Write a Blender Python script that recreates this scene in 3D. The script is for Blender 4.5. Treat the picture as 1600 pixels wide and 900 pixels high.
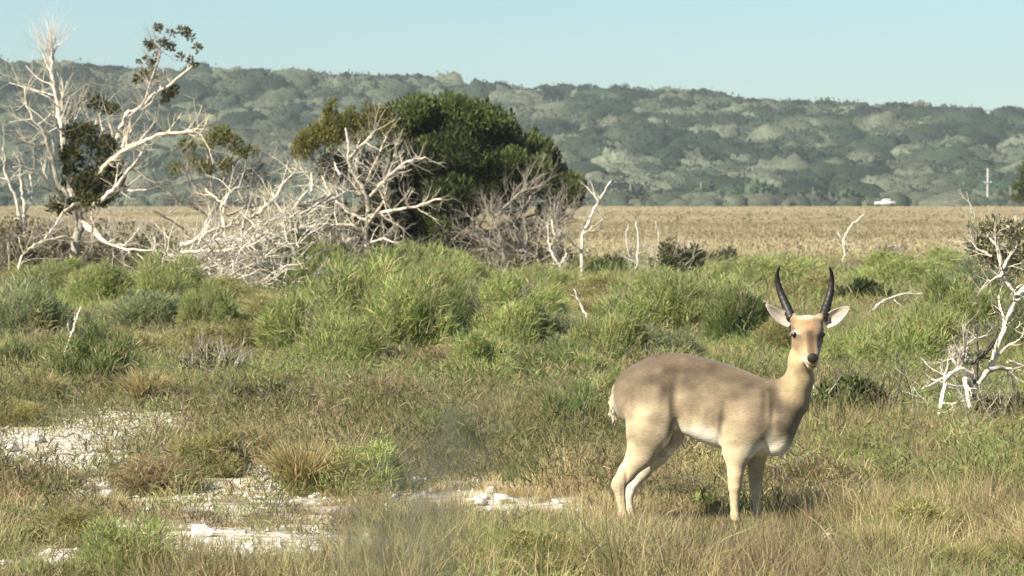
import bpy, math, random
import numpy as np
from mathutils import Vector, Matrix

# ------------------------------------------------------------------ clear
for o in list(bpy.data.objects):
    bpy.data.objects.remove(o, do_unlink=True)
S = bpy.context.scene
C = S.collection
R = math.radians

# ------------------------------------------------------------------ camera, world, sun, exposure
FPX = 6375.0            # focal length in pixels of the 1600 px wide photograph
HZ = 310.0              # row of the horizon in the photograph
CAMZ = 2.0
cd = bpy.data.cameras.new('camera'); cam = bpy.data.objects.new('camera', cd); C.objects.link(cam)
cam.location = (0, 0, CAMZ)
cam.rotation_euler = (R(90) - math.atan((450 - HZ) / FPX), 0, 0)
cd.sensor_width = 36.0
cd.lens = 36.0 * FPX / 1600.0
cd.clip_start = 0.1; cd.clip_end = 20000
cd.dof.use_dof = True; cd.dof.focus_distance = 26.0; cd.dof.aperture_fstop = 11.0
S.camera = cam

SUN_EL, SUN_AZ = 38.0, 227.0          # azimuth clockwise from +Y: behind the camera to the left
w = bpy.data.worlds.new('World'); S.world = w; w.use_nodes = True
nt = w.node_tree; bg = nt.nodes['Background']
sky = nt.nodes.new('ShaderNodeTexSky'); sky.sky_type = 'NISHITA'; sky.sun_disc = False
sky.sun_elevation = R(SUN_EL); sky.sun_rotation = R(SUN_AZ)
sky.air_density = 1.0; sky.dust_density = 0.4; sky.ozone_density = 1.6; sky.altitude = 0
tint = nt.nodes.new('ShaderNodeMix'); tint.data_type = 'RGBA'; tint.blend_type = 'MULTIPLY'
tint.inputs[0].default_value = 1.0
tint.inputs[7].default_value = (0.64, 0.81, 0.98, 1)
nt.links.new(sky.outputs[0], tint.inputs[6]); nt.links.new(tint.outputs[2], bg.inputs[0])
bg.inputs[1].default_value = 0.050
sl = bpy.data.lights.new('sun', 'SUN'); sun = bpy.data.objects.new('sun', sl); C.objects.link(sun)
sl.energy = 5.0; sl.angle = R(0.55); sl.color = (1.0, 0.91, 0.74)
sdir = Vector((math.sin(R(SUN_AZ)) * math.cos(R(SUN_EL)), math.cos(R(SUN_AZ)) * math.cos(R(SUN_EL)), math.sin(R(SUN_EL))))
sun.rotation_euler = sdir.to_track_quat('Z', 'Y').to_euler()
sun.location = (-20, -10, 30)
S.view_settings.view_transform = 'Standard'; S.view_settings.look = 'None'
S.view_settings.gamma = 1; S.view_settings.use_curve_mapping = False
S.view_settings.exposure = 1.32
S.cycles.max_bounces = 5; S.cycles.diffuse_bounces = 2; S.cycles.transmission_bounces = 4
S.cycles.transparent_max_bounces = 6; S.cycles.glossy_bounces = 1
S.cycles.use_denoising = True
S.cycles.sample_clamp_indirect = 4

# ------------------------------------------------------------------ noise and pixel helpers
def _hash(ix, iy, seed):
    h = (ix.astype(np.int64) * 374761393 + iy.astype(np.int64) * 668265263 + seed * 982451653) & 0x7fffffff
    h = ((h ^ (h >> 13)) * 1274126177) & 0x7fffffff
    return ((h ^ (h >> 16)) & 0xffff) / 65535.0
def vnoise(x, y, seed=0):
    x = np.asarray(x, float); y = np.asarray(y, float)
    ix = np.floor(x); iy = np.floor(y); fx = x - ix; fy = y - iy
    fx = fx * fx * (3 - 2 * fx); fy = fy * fy * (3 - 2 * fy)
    a = _hash(ix, iy, seed); b = _hash(ix + 1, iy, seed); c = _hash(ix, iy + 1, seed); d = _hash(ix + 1, iy + 1, seed)
    return (a * (1 - fx) + b * fx) * (1 - fy) + (c * (1 - fx) + d * fx) * fy
def fbm(x, y, seed=0, o=4):
    s = 0; a = 0.5; t = 0
    for k in range(o):
        s = s + a * vnoise(x * 2 ** k, y * 2 ** k, seed + k); t += a; a *= 0.5
    return s / t
def sstep(a, b, x):
    t = np.clip((x - a) / (b - a), 0, 1); return t * t * (3 - 2 * t)

PROF_X = [-900, -200, 0, 100, 200, 300, 370, 480, 600, 700, 900, 1000, 1100, 1200, 1300, 1400, 1500, 1600, 1800, 2600]
PROF_Y = [96, 97, 101, 104, 108, 112, 112, 119, 122, 130, 139, 143, 149, 160, 168, 171, 176, 180, 187, 206]
RIDGE = 1560.0
FOOT = 1065.0
def ground(x, y):
    x = np.asarray(x, float); y = np.asarray(y, float)
    h = (fbm(x / 7, y / 9, 3, 3) - 0.5) * 0.16 + (fbm(x / 1.1, y / 1.1, 9, 3) - 0.5) * 0.07
    h = h * np.exp(-np.maximum(y - 60, 0) / 80.0)
    px = 800 + x * FPX / RIDGE
    top = CAMZ + (HZ - np.interp(px, PROF_X, PROF_Y)) / FPX * RIDGE - 5.2
    t = np.clip((y - FOOT) / (RIDGE - FOOT), 0, 1)
    rise = 0.35 * t + 0.65 * sstep(0, 1, t)
    lump = (fbm(x / 75, y / 90, 21, 3) - 0.5) * 9 * sstep(0, .2, t) * (1 - sstep(.8, 1, t))
    fall = 1 - sstep(RIDGE + 60, RIDGE + 900, y)
    return h + (top * rise + lump) * fall
def pxs(Y): return FPX / Y                    # pixels per metre at distance Y
def P(px, py, Y):                             # the point at distance Y seen at (px, py)
    return np.array([(px - 800) / FPX * Y, Y, CAMZ - (py - HZ) / FPX * Y])
def at(px, py):                               # the ground point seen at (px, py)
    Y = CAMZ * FPX / max(py - HZ, 4)
    for _ in range(6):
        z = float(ground((px - 800) / FPX * Y, Y)); Y = (CAMZ - z) * FPX / max(py - HZ, 4)
    x = (px - 800) / FPX * Y
    return np.array([x, Y, float(ground(x, Y))])

# bare limestone and pale sand patches: (px, py, half width px, half height px, strength)
BARE = [(35, 697, 95, 28, 1.6), (220, 668, 230, 24, 1.4), (90, 735, 120, 16, .8), (400, 760, 90, 24, .9), (160, 870, 120, 24, 1.1), (600, 860, 60, 24, .8), (1000, 700, 50, 12, .5), (130, 778, 110, 22, 1.2), (330, 775, 110, 34, 1.2), (250, 838, 190, 26, 1.1), (180, 720, 150, 18, .9), (500, 800, 80, 20, .8),
        (420, 870, 170, 36, 1.35), (60, 890, 110, 22, .9), (770, 785, 85, 28, 1.5), (905, 803, 50, 15, 1.1), (650, 770, 60, 36, .9),
        (820, 693, 30, 10, .8), (920, 738, 34, 9, .9), (1295, 845, 45, 14, 1.1), (1485, 860, 40, 13, .9), (470, 838, 90, 18, .9),
        (915, 470, 50, 40, .5), (750, 865, 40, 14, .8), (745, 455, 35, 22, .5)]
BW = []
for (a, b, c, d, e) in BARE:
    p = at(a, b); BW.append((p[0], p[1], c / pxs(p[1]), max(d / 255 * (p[1] ** 2) / 50, .3), e))
def bare_pot(x, y):
    s = np.zeros(np.shape(x))
    for (a, b, c, d, e) in BW: s = s + e * np.exp(-((x - a) / c) ** 2 - ((y - b) / d) ** 2)
    return s
def bare(x, y):
    s = np.zeros(np.shape(x))
    for (a, b, c, d, e) in BW:
        s = s + e * np.exp(-((x - a) / c) ** 2 - ((y - b) / d) ** 2)
    n = fbm(x / .17, y / .42, 31, 4)
    return np.clip((s - 0.34 - (n - .5) * 4.0) * 1.6, 0, 1) * np.clip(s * 2.2, 0, 1)

# ------------------------------------------------------------------ mesh helpers
def mesh_np(name, V, T, col=None, smooth=False, quads=None):
    me = bpy.data.meshes.new(name)
    V = np.asarray(V, np.float32); nv = len(V)
    T = np.asarray(T, np.int32).reshape(-1, 3); Q = np.zeros((0, 4), np.int32) if quads is None else np.asarray(quads, np.int32).reshape(-1, 4)
    me.vertices.add(nv); me.vertices.foreach_set('co', V.ravel())
    nl = len(T) * 3 + len(Q) * 4
    me.loops.add(nl); me.loops.foreach_set('vertex_index', np.concatenate([T.ravel(), Q.ravel()]))
    me.polygons.add(len(T) + len(Q))
    st = np.concatenate([np.arange(len(T)) * 3, len(T) * 3 + np.arange(len(Q)) * 4]).astype(np.int32)
    me.polygons.foreach_set('loop_start', st)
    me.update(calc_edges=True)
    if col is not None:
        a = me.color_attributes.new('col', 'FLOAT_COLOR', 'POINT')
        c = np.ones((nv, 4), np.float32); c[:, :3] = col; a.data.foreach_set('color', c.ravel())
    if smooth:
        me.polygons.foreach_set('use_smooth', np.ones(len(me.polygons), bool))
    return me
def link(name, me, mat, parent=None, loc=(0, 0, 0)):
    o = bpy.data.objects.new(name, me); C.objects.link(o); o.location = loc
    if mat is not None and not me.materials: me.materials.append(mat)
    if parent is not None: o.parent = parent
    return o
def empty(name, loc, rz=0, sc=(1, 1, 1)):
    o = bpy.data.objects.new(name, None); C.objects.link(o); o.location = loc
    o.rotation_euler = (0, 0, rz); o.scale = sc; o.empty_display_size = .2
    return o
def tag(o, label=None, cat=None, group=None, kind=None):
    if label: o['label'] = label
    if cat: o['category'] = cat
    if group: o['group'] = group
    if kind: o['kind'] = kind
    return o

class Buf:
    """collects triangles and quads of one mesh"""
    def __init__(s): s.V = []; s.T = []; s.Q = []; s.c = []; s.n = 0
    def add(s, V, T=None, Q=None, col=(.5, .5, .5)):
        V = np.asarray(V, float).reshape(-1, 3)
        if T is not None and len(T): s.T.append(np.asarray(T).reshape(-1, 3) + s.n)
        if Q is not None and len(Q): s.Q.append(np.asarray(Q).reshape(-1, 4) + s.n)
        c = np.asarray(col, float); c = np.broadcast_to(c, (len(V), 3)) if c.ndim == 1 else c
        s.V.append(V); s.c.append(c); s.n += len(V)
    def tube(s, pts, rad, sides=6, col=(.5, .5, .5)):
        pts = np.asarray(pts, float); rad = np.broadcast_to(np.asarray(rad, float), (len(pts),))
        k = len(pts)
        tg = np.gradient(pts, axis=0); tg /= np.linalg.norm(tg, axis=1)[:, None] + 1e-9
        ref = np.array([0.31, 0.17, 0.93]) if abs(tg[0][2]) < .8 else np.array([0.95, 0.2, 0.1])
        a = np.cross(tg, ref); a /= np.linalg.norm(a, axis=1)[:, None] + 1e-9
        b = np.cross(tg, a)
        th = np.arange(sides) * 2 * np.pi / sides
        ring = (a[:, None, :] * np.cos(th)[None, :, None] + b[:, None, :] * np.sin(th)[None, :, None]) * rad[:, None, None] + pts[:, None, :]
        V = ring.reshape(-1, 3)
        i = np.arange(k - 1)[:, None] * sides; j = np.arange(sides)[None, :]; j2 = (j + 1) % sides
        Q = np.stack([i + j, i + j2, i + sides + j2, i + sides + j], -1).reshape(-1, 4)
        V = np.vstack([V, pts[-1] + tg[-1] * rad[-1] * .6]); tip = len(V) - 1
        T = np.stack([(k - 1) * sides + np.arange(sides), (k - 1) * sides + (np.arange(sides) + 1) % sides, np.full(sides, tip)], -1)
        s.add(V, T, Q, col)
    def build(s, name, mat, parent=None, smooth=True, loc=(0, 0, 0)):
        return link(name, s.mesh(name, smooth), mat, parent, loc)
    def mesh(s, name, smooth=True):
        T = np.vstack(s.T) if s.T else np.zeros((0, 3), int)
        Q = np.vstack(s.Q) if s.Q else None
        return mesh_np(name, np.vstack(s.V), T, np.vstack(s.c), smooth, Q)

def blades(pos, dirv, length, width, bend, cols, rng):
    """thin curved tapering blades: returns V, T, col"""
    n = len(pos)
    up = np.array([0, 0, 1.0])
    d = dirv / (np.linalg.norm(dirv, axis=1)[:, None] + 1e-9)
    a = rng.normal(size=(n, 3)); side = np.cross(d, a); side /= np.linalg.norm(side, axis=1)[:, None] + 1e-9
    L = length[:, None]; W = width[:, None] * .5; B = bend[:, None]
    out = d * [1, 1, 0]
    p1 = pos + d * L * .55
    p2 = pos + d * L * .95 + (out * .9 - up * .35) * L * B
    V = np.stack([pos - side * W, pos + side * W, p1 - side * W * .8, p1 + side * W * .8, p2], 1).reshape(-1, 3)
    k = np.arange(n)[:, None] * 5
    T = np.stack([k + [0, 1, 3], k + [0, 3, 2], k + [2, 3, 4]], 1).reshape(-1, 3)
    return V, T, np.repeat(cols, 5, axis=0)
def cards(pos, dirv, length, width, cols, rng):
    """leaf shaped diamonds"""
    n = len(pos)
    d = dirv / (np.linalg.norm(dirv, axis=1)[:, None] + 1e-9)
    a = rng.normal(size=(n, 3)); side = np.cross(d, a); side /= np.linalg.norm(side, axis=1)[:, None] + 1e-9
    L = length[:, None]; W = width[:, None] * .5
    V = np.stack([pos, pos + d * L * .45 + side * W, pos + d * L, pos + d * L * .45 - side * W], 1).reshape(-1, 3)
    k = np.arange(n)[:, None] * 4
    T = np.stack([k + [0, 1, 2], k + [0, 2, 3]], 1).reshape(-1, 3)
    return V, T, np.repeat(cols, 4, axis=0)
def mixcol(pal, n, rng, jit=.15):
    pal = np.asarray(pal, float); i = rng.integers(0, len(pal), n)
    c = pal[i]; return np.clip(c * (1 + rng.normal(size=(n, 1)) * jit) * (1 + rng.normal(size=(n, 3)) * .04), .004, .95)

# ------------------------------------------------------------------ materials
def mat_attr(name, rough=.75, transl=0.0, spec=.2, bump=0, bscale=40, rand=0.0, nscale=0, namp=.3, haircoat=False):
    m = bpy.data.materials.new(name); m.use_nodes = True; n = m.node_tree; L = n.links
    b = n.nodes['Principled BSDF']; b.inputs['Roughness'].default_value = rough; b.inputs['Specular IOR Level'].default_value = spec
    at_ = n.nodes.new('ShaderNodeAttribute'); at_.attribute_name = 'col'
    out = at_.outputs['Color']
    def mul(src, fac_socket, lo, hi):
        mr = n.nodes.new('ShaderNodeMapRange'); L.new(fac_socket, mr.inputs[0])
        mr.inputs[3].default_value = lo; mr.inputs[4].default_value = hi
        mx = n.nodes.new('ShaderNodeVectorMath'); mx.operation = 'SCALE'
        L.new(src, mx.inputs[0]); L.new(mr.outputs[0], mx.inputs['Scale']); return mx.outputs[0]
    if rand:
        oi = n.nodes.new('ShaderNodeObjectInfo'); out = mul(out, oi.outputs['Random'], 1 - rand, 1 + rand)
    if nscale:
        tc = n.nodes.new('ShaderNodeTexCoord'); nz = n.nodes.new('ShaderNodeTexNoise'); nz.inputs['Scale'].default_value = nscale
        nz.inputs['Detail'].default_value = 5
        L.new(tc.outputs['Object'], nz.inputs['Vector']); out = mul(out, nz.outputs['Fac'], 1 - namp, 1 + namp)
    L.new(out, b.inputs['Base Color'])
    if bump:
        tc = n.nodes.new('ShaderNodeTexCoord'); nz = n.nodes.new('ShaderNodeTexNoise'); nz.inputs['Scale'].default_value = bscale
        nz.inputs['Detail'].default_value = 6
        bp = n.nodes.new('ShaderNodeBump'); bp.inputs['Strength'].default_value = bump; bp.inputs['Distance'].default_value = .02
        L.new(tc.outputs['Object'], nz.inputs['Vector']); L.new(nz.outputs['Fac'], bp.inputs['Height']); L.new(bp.outputs[0], b.inputs['Normal'])
    if transl:
        tr = n.nodes.new('ShaderNodeBsdfTranslucent'); L.new(out, tr.inputs[0])
        mx = n.nodes.new('ShaderNodeMixShader'); mx.inputs[0].default_value = transl
        L.new(b.outputs[0], mx.inputs[1]); L.new(tr.outputs[0], mx.inputs[2])
        L.new(mx.outputs[0], n.nodes['Material Output'].inputs[0])
    return m
M = {}
M['leaf'] = mat_attr('leafy_green', .6, .48, .25, rand=.12)
M['grass'] = mat_attr('grass_blades', .6, .45, .25)
M['bark'] = mat_attr('bleached_bark', .85, 0, .15, bump=.9, bscale=18, nscale=6.0, namp=.55)
M['wood'] = mat_attr('shrub_wood', .85, 0, .15)
M['hill'] = mat_attr('thicket_leaves', .8, .15, .1, nscale=.8, namp=.75)
M['rock'] = mat_attr('limestone', .9, 0, .2, bump=.8, bscale=9, nscale=6, namp=.3)
M['fur'] = mat_attr('short_fur', .75, 0, .18, bump=.10, bscale=90, nscale=16, namp=.10)
def comb_fur():
    n = M['fur'].node_tree; L = n.links; b = n.nodes['Principled BSDF']
    tc = n.nodes.new('ShaderNodeTexCoord'); mp = n.nodes.new('ShaderNodeMapping'); mp.inputs['Rotation'].default_value = (0, R(35), 0); mp.inputs['Scale'].default_value = (40, 60, 120)
    nz = n.nodes.new('ShaderNodeTexNoise'); nz.inputs['Scale'].default_value = 1.0; nz.inputs['Detail'].default_value = 4
    L.new(tc.outputs['Object'], mp.inputs[0]); L.new(mp.outputs[0], nz.inputs['Vector'])
    mr = n.nodes.new('ShaderNodeMapRange'); mr.inputs[1].default_value = .3; mr.inputs[2].default_value = .7; mr.inputs[3].default_value = .84; mr.inputs[4].default_value = 1.13; L.new(nz.outputs['Fac'], mr.inputs[0])
    vm = n.nodes.new('ShaderNodeVectorMath'); vm.operation = 'SCALE'; src = b.inputs['Base Color'].links[0].from_socket
    L.new(src, vm.inputs[0]); L.new(mr.outputs[0], vm.inputs['Scale']); L.new(vm.outputs[0], b.inputs['Base Color'])
    bp = n.nodes.new('ShaderNodeBump'); bp.inputs['Strength'].default_value = .35; bp.inputs['Distance'].default_value = .006
    L.new(nz.outputs['Fac'], bp.inputs['Height']); L.new(bp.outputs[0], b.inputs['Normal'])
    b.inputs['Sheen Weight'].default_value = .15
comb_fur()
M['paint'] = mat_attr('paint', .35, 0, .5)
def plain(name, c, rough=.5, spec=.5):
    m = bpy.data.materials.new(name); m.use_nodes = True; b = m.node_tree.nodes['Principled BSDF']
    nz = m.node_tree.nodes.new('ShaderNodeTexNoise'); nz.inputs['Scale'].default_value = 30
    rp = m.node_tree.nodes.new('ShaderNodeMapRange'); rp.inputs[3].default_value = .8; rp.inputs[4].default_value = 1.2
    vm = m.node_tree.nodes.new('ShaderNodeVectorMath'); vm.operation = 'SCALE'; vm.inputs[0].default_value = c
    m.node_tree.links.new(nz.outputs['Fac'], rp.inputs[0]); m.node_tree.links.new(rp.outputs[0], vm.inputs['Scale'])
    m.node_tree.links.new(vm.outputs[0], b.inputs['Base Color'])
    b.inputs['Roughness'].default_value = rough; b.inputs['Specular IOR Level'].default_value = spec
    return m
M['eye'] = plain('wet_eye', (.012, .008, .006), .12, .8)
M['nose'] = plain('damp_nose', (.015, .013, .013), .6, .3)
M['horn'] = plain('horn_keratin', (.020, .018, .017), .5, .3)
M['hoof'] = plain('hoof_keratin', (.03, .025, .02), .5, .4)
M['glass'] = plain('dark_glass', (.02, .025, .03), .1, .8)
M['tyre'] = plain('tyre_rubber', (.02, .02, .02), .8, .2)

# ------------------------------------------------------------------ ground sheet
def plain_band(x, y):
    w_ = (fbm(x / 30, y / 60, 55, 3) - .5) * 60
    return np.clip(np.exp(-((y + w_ - 330) / 38) ** 2) + .8 * np.exp(-((y + w_ - 520) / 60) ** 2) + .5 * np.exp(-((y + w_ - 215) / 20) ** 2), 0, 1)
def build_ground():
    ys = [-150, -80, -40, -15, 0, 8, 14]
    y = 17.0
    while y < 3600:
        ys.append(y); y += max(.09, min(y * .0045 if y < 150 else y * .012, 14)) if y < 1700 else 60
    ys = np.array(ys)
    t = np.linspace(-1, 1, 341); xs = np.sinh(t * 7.2) / np.sinh(7.2) * 3000
    X, Y = np.meshgrid(xs, ys); Z = ground(X, Y)
    V = np.stack([X, Y, Z], -1).reshape(-1, 3)
    nx = len(xs); i = np.arange(len(ys) - 1)[:, None] * nx; j = np.arange(nx - 1)[None, :]
    Q = np.stack([i + j, i + j + 1, i + nx + j + 1, i + nx + j], -1).reshape(-1, 4)
    b = bare(X, Y).ravel()
    col = np.stack([b, plain_band(X, Y).ravel(), b * 0], -1)
    me = mesh_np('ground', V, np.zeros((0, 3)), col, True, Q)
    m = bpy.data.materials.new('veld_soil'); m.use_nodes = True; n = m.node_tree; L = n.links
    bs = n.nodes['Principled BSDF']; bs.inputs['Roughness'].default_value = .95; bs.inputs['Specular IOR Level'].default_value = .1
    tc = n.nodes.new('ShaderNodeTexCoord')
    def noise(scale, det=6, vec=None, rough=.6):
        z = n.nodes.new('ShaderNodeTexNoise'); z.inputs['Scale'].default_value = scale; z.inputs['Detail'].default_value = det
        z.inputs['Roughness'].default_value = rough
        L.new(vec or tc.outputs['Object'], z.inputs['Vector']); return z.outputs['Fac']
    def ramp(src, stops):
        r = n.nodes.new('ShaderNodeValToRGB'); e = r.color_ramp.elements
        while len(e) < len(stops): e.new(.5)
        for q, (p, c) in zip(e, stops): q.position = p; q.color = (*c, 1)
        L.new(src, r.inputs[0]); return r.outputs[0]
    def mix(f, a, c, mode='MIX'):
        x = n.nodes.new('ShaderNodeMix'); x.data_type = 'RGBA'; x.blend_type = mode
        if isinstance(f, float): x.inputs[0].default_value = f
        else: L.new(f, x.inputs[0])
        L.new(a, x.inputs[6]); L.new(c, x.inputs[7]); return x.outputs[2]
    soil = ramp(noise(3.0), [(.3, (.075, .06, .04)), (.55, (.15, .125, .075)), (.75, (.22, .19, .13))])
    sand = ramp(noise(7.0, 8, None, .7), [(.33, (.16, .13, .085)), (.46, (.40, .365, .28)), (.58, (.64, .61, .53))])
    at_ = n.nodes.new('ShaderNodeAttribute'); at_.attribute_name = 'col'
    sp = n.nodes.new('ShaderNodeSeparateColor'); L.new(at_.outputs['Color'], sp.inputs[0])
    near = mix(sp.outputs[0], soil, sand)
    # far grass plain: bands of straw, rust brown and olive lying across the flat
    mp = n.nodes.new('ShaderNodeMapping'); L.new(tc.outputs['Object'], mp.inputs[0]); mp.inputs['Scale'].default_value = (.012, .011, .02)
    band = ramp(noise(1.0, 6, mp.outputs[0], .62), [(.34, (.19, .165, .09)), (.45, (.24, .20, .115)), (.55, (.28, .235, .14)), (.68, (.32, .275, .165))])
    mp2 = n.nodes.new('ShaderNodeMapping'); L.new(tc.outputs['Object'], mp2.inputs[0]); mp2.inputs['Scale'].default_value = (.5, .16, .2)
    tuft = ramp(noise(1.0, 7, mp2.outputs[0], .7), [(.35, (.82, .80, .76)), (.65, (1.12, 1.11, 1.08))])
    far = mix(1.0, band, tuft, 'MULTIPLY')
    far = mix(sp.outputs[1], far, mix(.5, far, ramp(noise(.02), [(.4, (.17, .12, .06)), (.6, (.20, .15, .08))])))
    sx = n.nodes.new('ShaderNodeSeparateXYZ'); L.new(tc.outputs['Object'], sx.inputs[0])
    mr = n.nodes.new('ShaderNodeMapRange'); mr.inputs[1].default_value = 80; mr.inputs[2].default_value = 150; L.new(sx.outputs[1], mr.inputs[0])
    c1 = mix(mr.outputs[0], near, far)
    hillc = ramp(noise(.06), [(.3, (.05, .06, .035)), (.7, (.10, .11, .06))])
    mr2 = n.nodes.new('ShaderNodeMapRange'); mr2.inputs[1].default_value = FOOT - 25; mr2.inputs[2].default_value = FOOT + 5; L.new(sx.outputs[1], mr2.inputs[0])
    L.new(mix(mr2.outputs[0], c1, hillc), bs.inputs['Base Color'])
    bp = n.nodes.new('ShaderNodeBump'); bp.inputs['Strength'].default_value = .7; bp.inputs['Distance'].default_value = .06
    L.new(noise(9.0, 8), bp.inputs['Height']); L.new(bp.outputs[0], bs.inputs['Normal'])
    tag(link('ground', me, m), kind='structure')
build_ground()

# ------------------------------------------------------------------ haze
def build_haze():
    b = Buf(); x, y0, y1, z0, z1 = 3050, -160, 3700, -6, 66
    V = [(-x, y0, z0), (x, y0, z0), (x, y1, z0), (-x, y1, z0), (-x, y0, z1), (x, y0, z1), (x, y1, z1), (-x, y1, z1)]
    b.add(V, None, [(0, 3, 2, 1), (4, 5, 6, 7), (0, 1, 5, 4), (1, 2, 6, 5), (2, 3, 7, 6), (3, 0, 4, 7)])
    m = bpy.data.materials.new('pale_air'); m.use_nodes = True; n = m.node_tree
    n.nodes.remove(n.nodes['Principled BSDF'])
    v = n.nodes.new('ShaderNodeVolumePrincipled'); v.inputs['Color'].default_value = (.80, .93, 1.0, 1); v.inputs['Density'].default_value = HAZE
    v.inputs['Anisotropy'].default_value = 0.0
    n.links.new(v.outputs[0], n.nodes['Material Output'].inputs['Volume'])
    tag(b.build('haze', m, smooth=False), kind='stuff')
HAZE = 0.00010
build_haze()

# ------------------------------------------------------------------ hill thicket
HPAL = [(.018, .027, .019), (.030, .042, .028), (.050, .063, .043), (.074, .088, .060), (.094, .106, .075), (.024, .037, .026)]
def dome(b, c, r, h, col, rng, ncard=90, res=(5, 12), card=1.0):
    """a lumpy tree crown: displaced dome with leaf clumps standing off it"""
    nr, ns = res
    th = np.linspace(0, np.pi * .56, nr + 1)[1:]; ph = np.arange(ns) * 2 * np.pi / ns + rng.random() * 6
    TH, PH = np.meshgrid(th, ph, indexing='ij')
    sd = rng.integers(0, 9999)
    k = .68 + .58 * vnoise(PH * 1.9 + 9, TH * 3.1, sd)
    k = np.where(np.arange(ns)[None, :] == ns, k, k)
    el = .7 + 1.0 * rng.random(); X = np.sin(TH) * np.cos(PH) * r * k * el; Yy = np.sin(TH) * np.sin(PH) * r * k; Z = np.cos(TH) * h * (k * .9 + .1)
    V = np.stack([X, Yy, Z], -1).reshape(-1, 3); V = np.vstack([[0, 0, h * .95], V]) + c
    i = 1 + np.arange(nr - 1)[:, None] * ns; j = np.arange(ns)[None, :]; j2 = (j + 1) % ns
    Q = np.stack([i + j, i + ns + j, i + ns + j2, i + j2], -1).reshape(-1, 4)
    T = np.stack([np.zeros(ns, int), 1 + np.arange(ns), 1 + (np.arange(ns) + 1) % ns], -1)
    b.add(V, T, Q, np.clip(col * (1 + rng.normal(size=(len(V), 1)) * .10), .01, 1))
    if ncard:
        u = rng.random(ncard); a = rng.random(ncard) * 2 * np.pi; t = np.arccos(1 - u * 1.1)
        d = np.stack([np.sin(t) * np.cos(a), np.sin(t) * np.sin(a), np.cos(t)], -1)
        p = d * [r * el, r, h] * (.80 + .34 * rng.random((ncard, 1))) + c
        L = (.5 + rng.random(ncard) * .9) * card
        V, T, cc = cards(p, d + rng.normal(size=(ncard, 3)) * .5 + [0, 0, .35], L, L * .8, np.clip(col * (1 + rng.normal(size=(ncard, 1)) * .22), .01, 1), rng)
        b.add(V, T, None, cc)
def build_thicket():
    rng = np.random.default_rng(5); b = Buf()
    n = 5000
    Y = FOOT - 2 + rng.random(n) ** .9 * (RIDGE + 31 - FOOT); X = (rng.random(n) - .5) * (Y * .251 * 1.25 + 40)
    cl = fbm(X / 26, Y / 34, 77, 3)
    order = np.argsort(-Y)
    for i in order:
        x, y = X[i], Y[i]
        r = 2.6 + 7.0 * rng.random() ** 2.0
        pal = HPAL
        g = cl[i] + rng.normal() * .26
        q = 4 if g > .74 else 3 if g > .62 else 2 if g > .5 else 1 if g > .40 else int(rng.choice([0, 5]))
        col = np.array(pal[q]) * np.clip(1 + rng.normal() * .20, .6, 1.5)
        z = float(ground(x, y))
        dome(b, np.array([x, y, z - .4]), r, 1.6 + r * (.38 + .42 * rng.random() ** 1.5), col, rng, ncard=int(50 + r * 20), res=(6, 14), card=.8)
    for k in range(420):      # ragged front edge of scattered bushes
        x = (rng.random() - .5) * 330; y = FOOT - 55 * rng.random() ** 1.5 * (.3 + 1.3 * vnoise(x / 22, 0, 66)); r = 1.2 + 4.2 * rng.random() ** 2
        dome(b, np.array([x, y, float(ground(x, y)) - .2]), r, .8 + r * .6, np.array(HPAL[rng.integers(1, 5)]) * .9, rng, 30, (4, 9), .6)
    # wings of the same thicket out to the sides, coarser
    for s in (-1, 1):
        for k in range(700):
            y = FOOT + 4 + rng.random() * 520; x = s * (y * .16 + rng.random() * 700)
            r = 5 + 7 * rng.random()
            dome(b, np.array([x, y, float(ground(x, y)) - .4]), r, 3 + r * .4, np.array(HPAL[rng.integers(0, 5)]), rng, ncard=0, res=(4, 9))
    tag(b.build('thicket', M['hill'], smooth=True), 'grey-green coastal thicket covering the long hill', None, None, 'stuff')
build_thicket()

# ------------------------------------------------------------------ foliage clump helpers
def sprays(lobes, n, size, pal, rng, upness=.6, wid=.28, shell=.55):
    """leafy sprays filling ellipsoid lobes [(centre, (rx,ry,rz))]: returns V,T,col"""
    vol = np.array([l[1][0] * l[1][1] * l[1][2] for l in lobes]) ** .75; vol /= vol.sum()
    idx = rng.choice(len(lobes), n, p=vol)
    cen = np.array([l[0] for l in lobes])[idx]; rad = np.array([l[1] for l in lobes])[idx]
    d = rng.normal(size=(n, 3)); d /= np.linalg.norm(d, axis=1)[:, None]
    rr = shell + (1 - shell) * rng.random((n, 1)); rr = np.where(rng.random((n, 1)) < .25, rng.random((n, 1)), rr)
    bump = .82 + .36 * vnoise(d[:, 0] * 3 + idx * 7.3, d[:, 2] * 3 + d[:, 1] * 2, 4)[:, None]
    p = cen + d * rad * rr * bump
    dv = d * .7 + rng.normal(size=(n, 3)) * .45 + np.array([0, 0, upness])
    L = size * (.6 + .8 * rng.random(n))
    # light and dark clumps: each lobe and each small cell has its own leaf colour
    cell = vnoise(p[:, 0] / (size * 3.5), p[:, 2] / (size * 3.5) + p[:, 1], 8)
    c = mixcol(pal, n, rng, .18) * (.75 + .5 * cell[:, None])
    return cards(p, dv, L, L * wid, c, rng)

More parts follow.
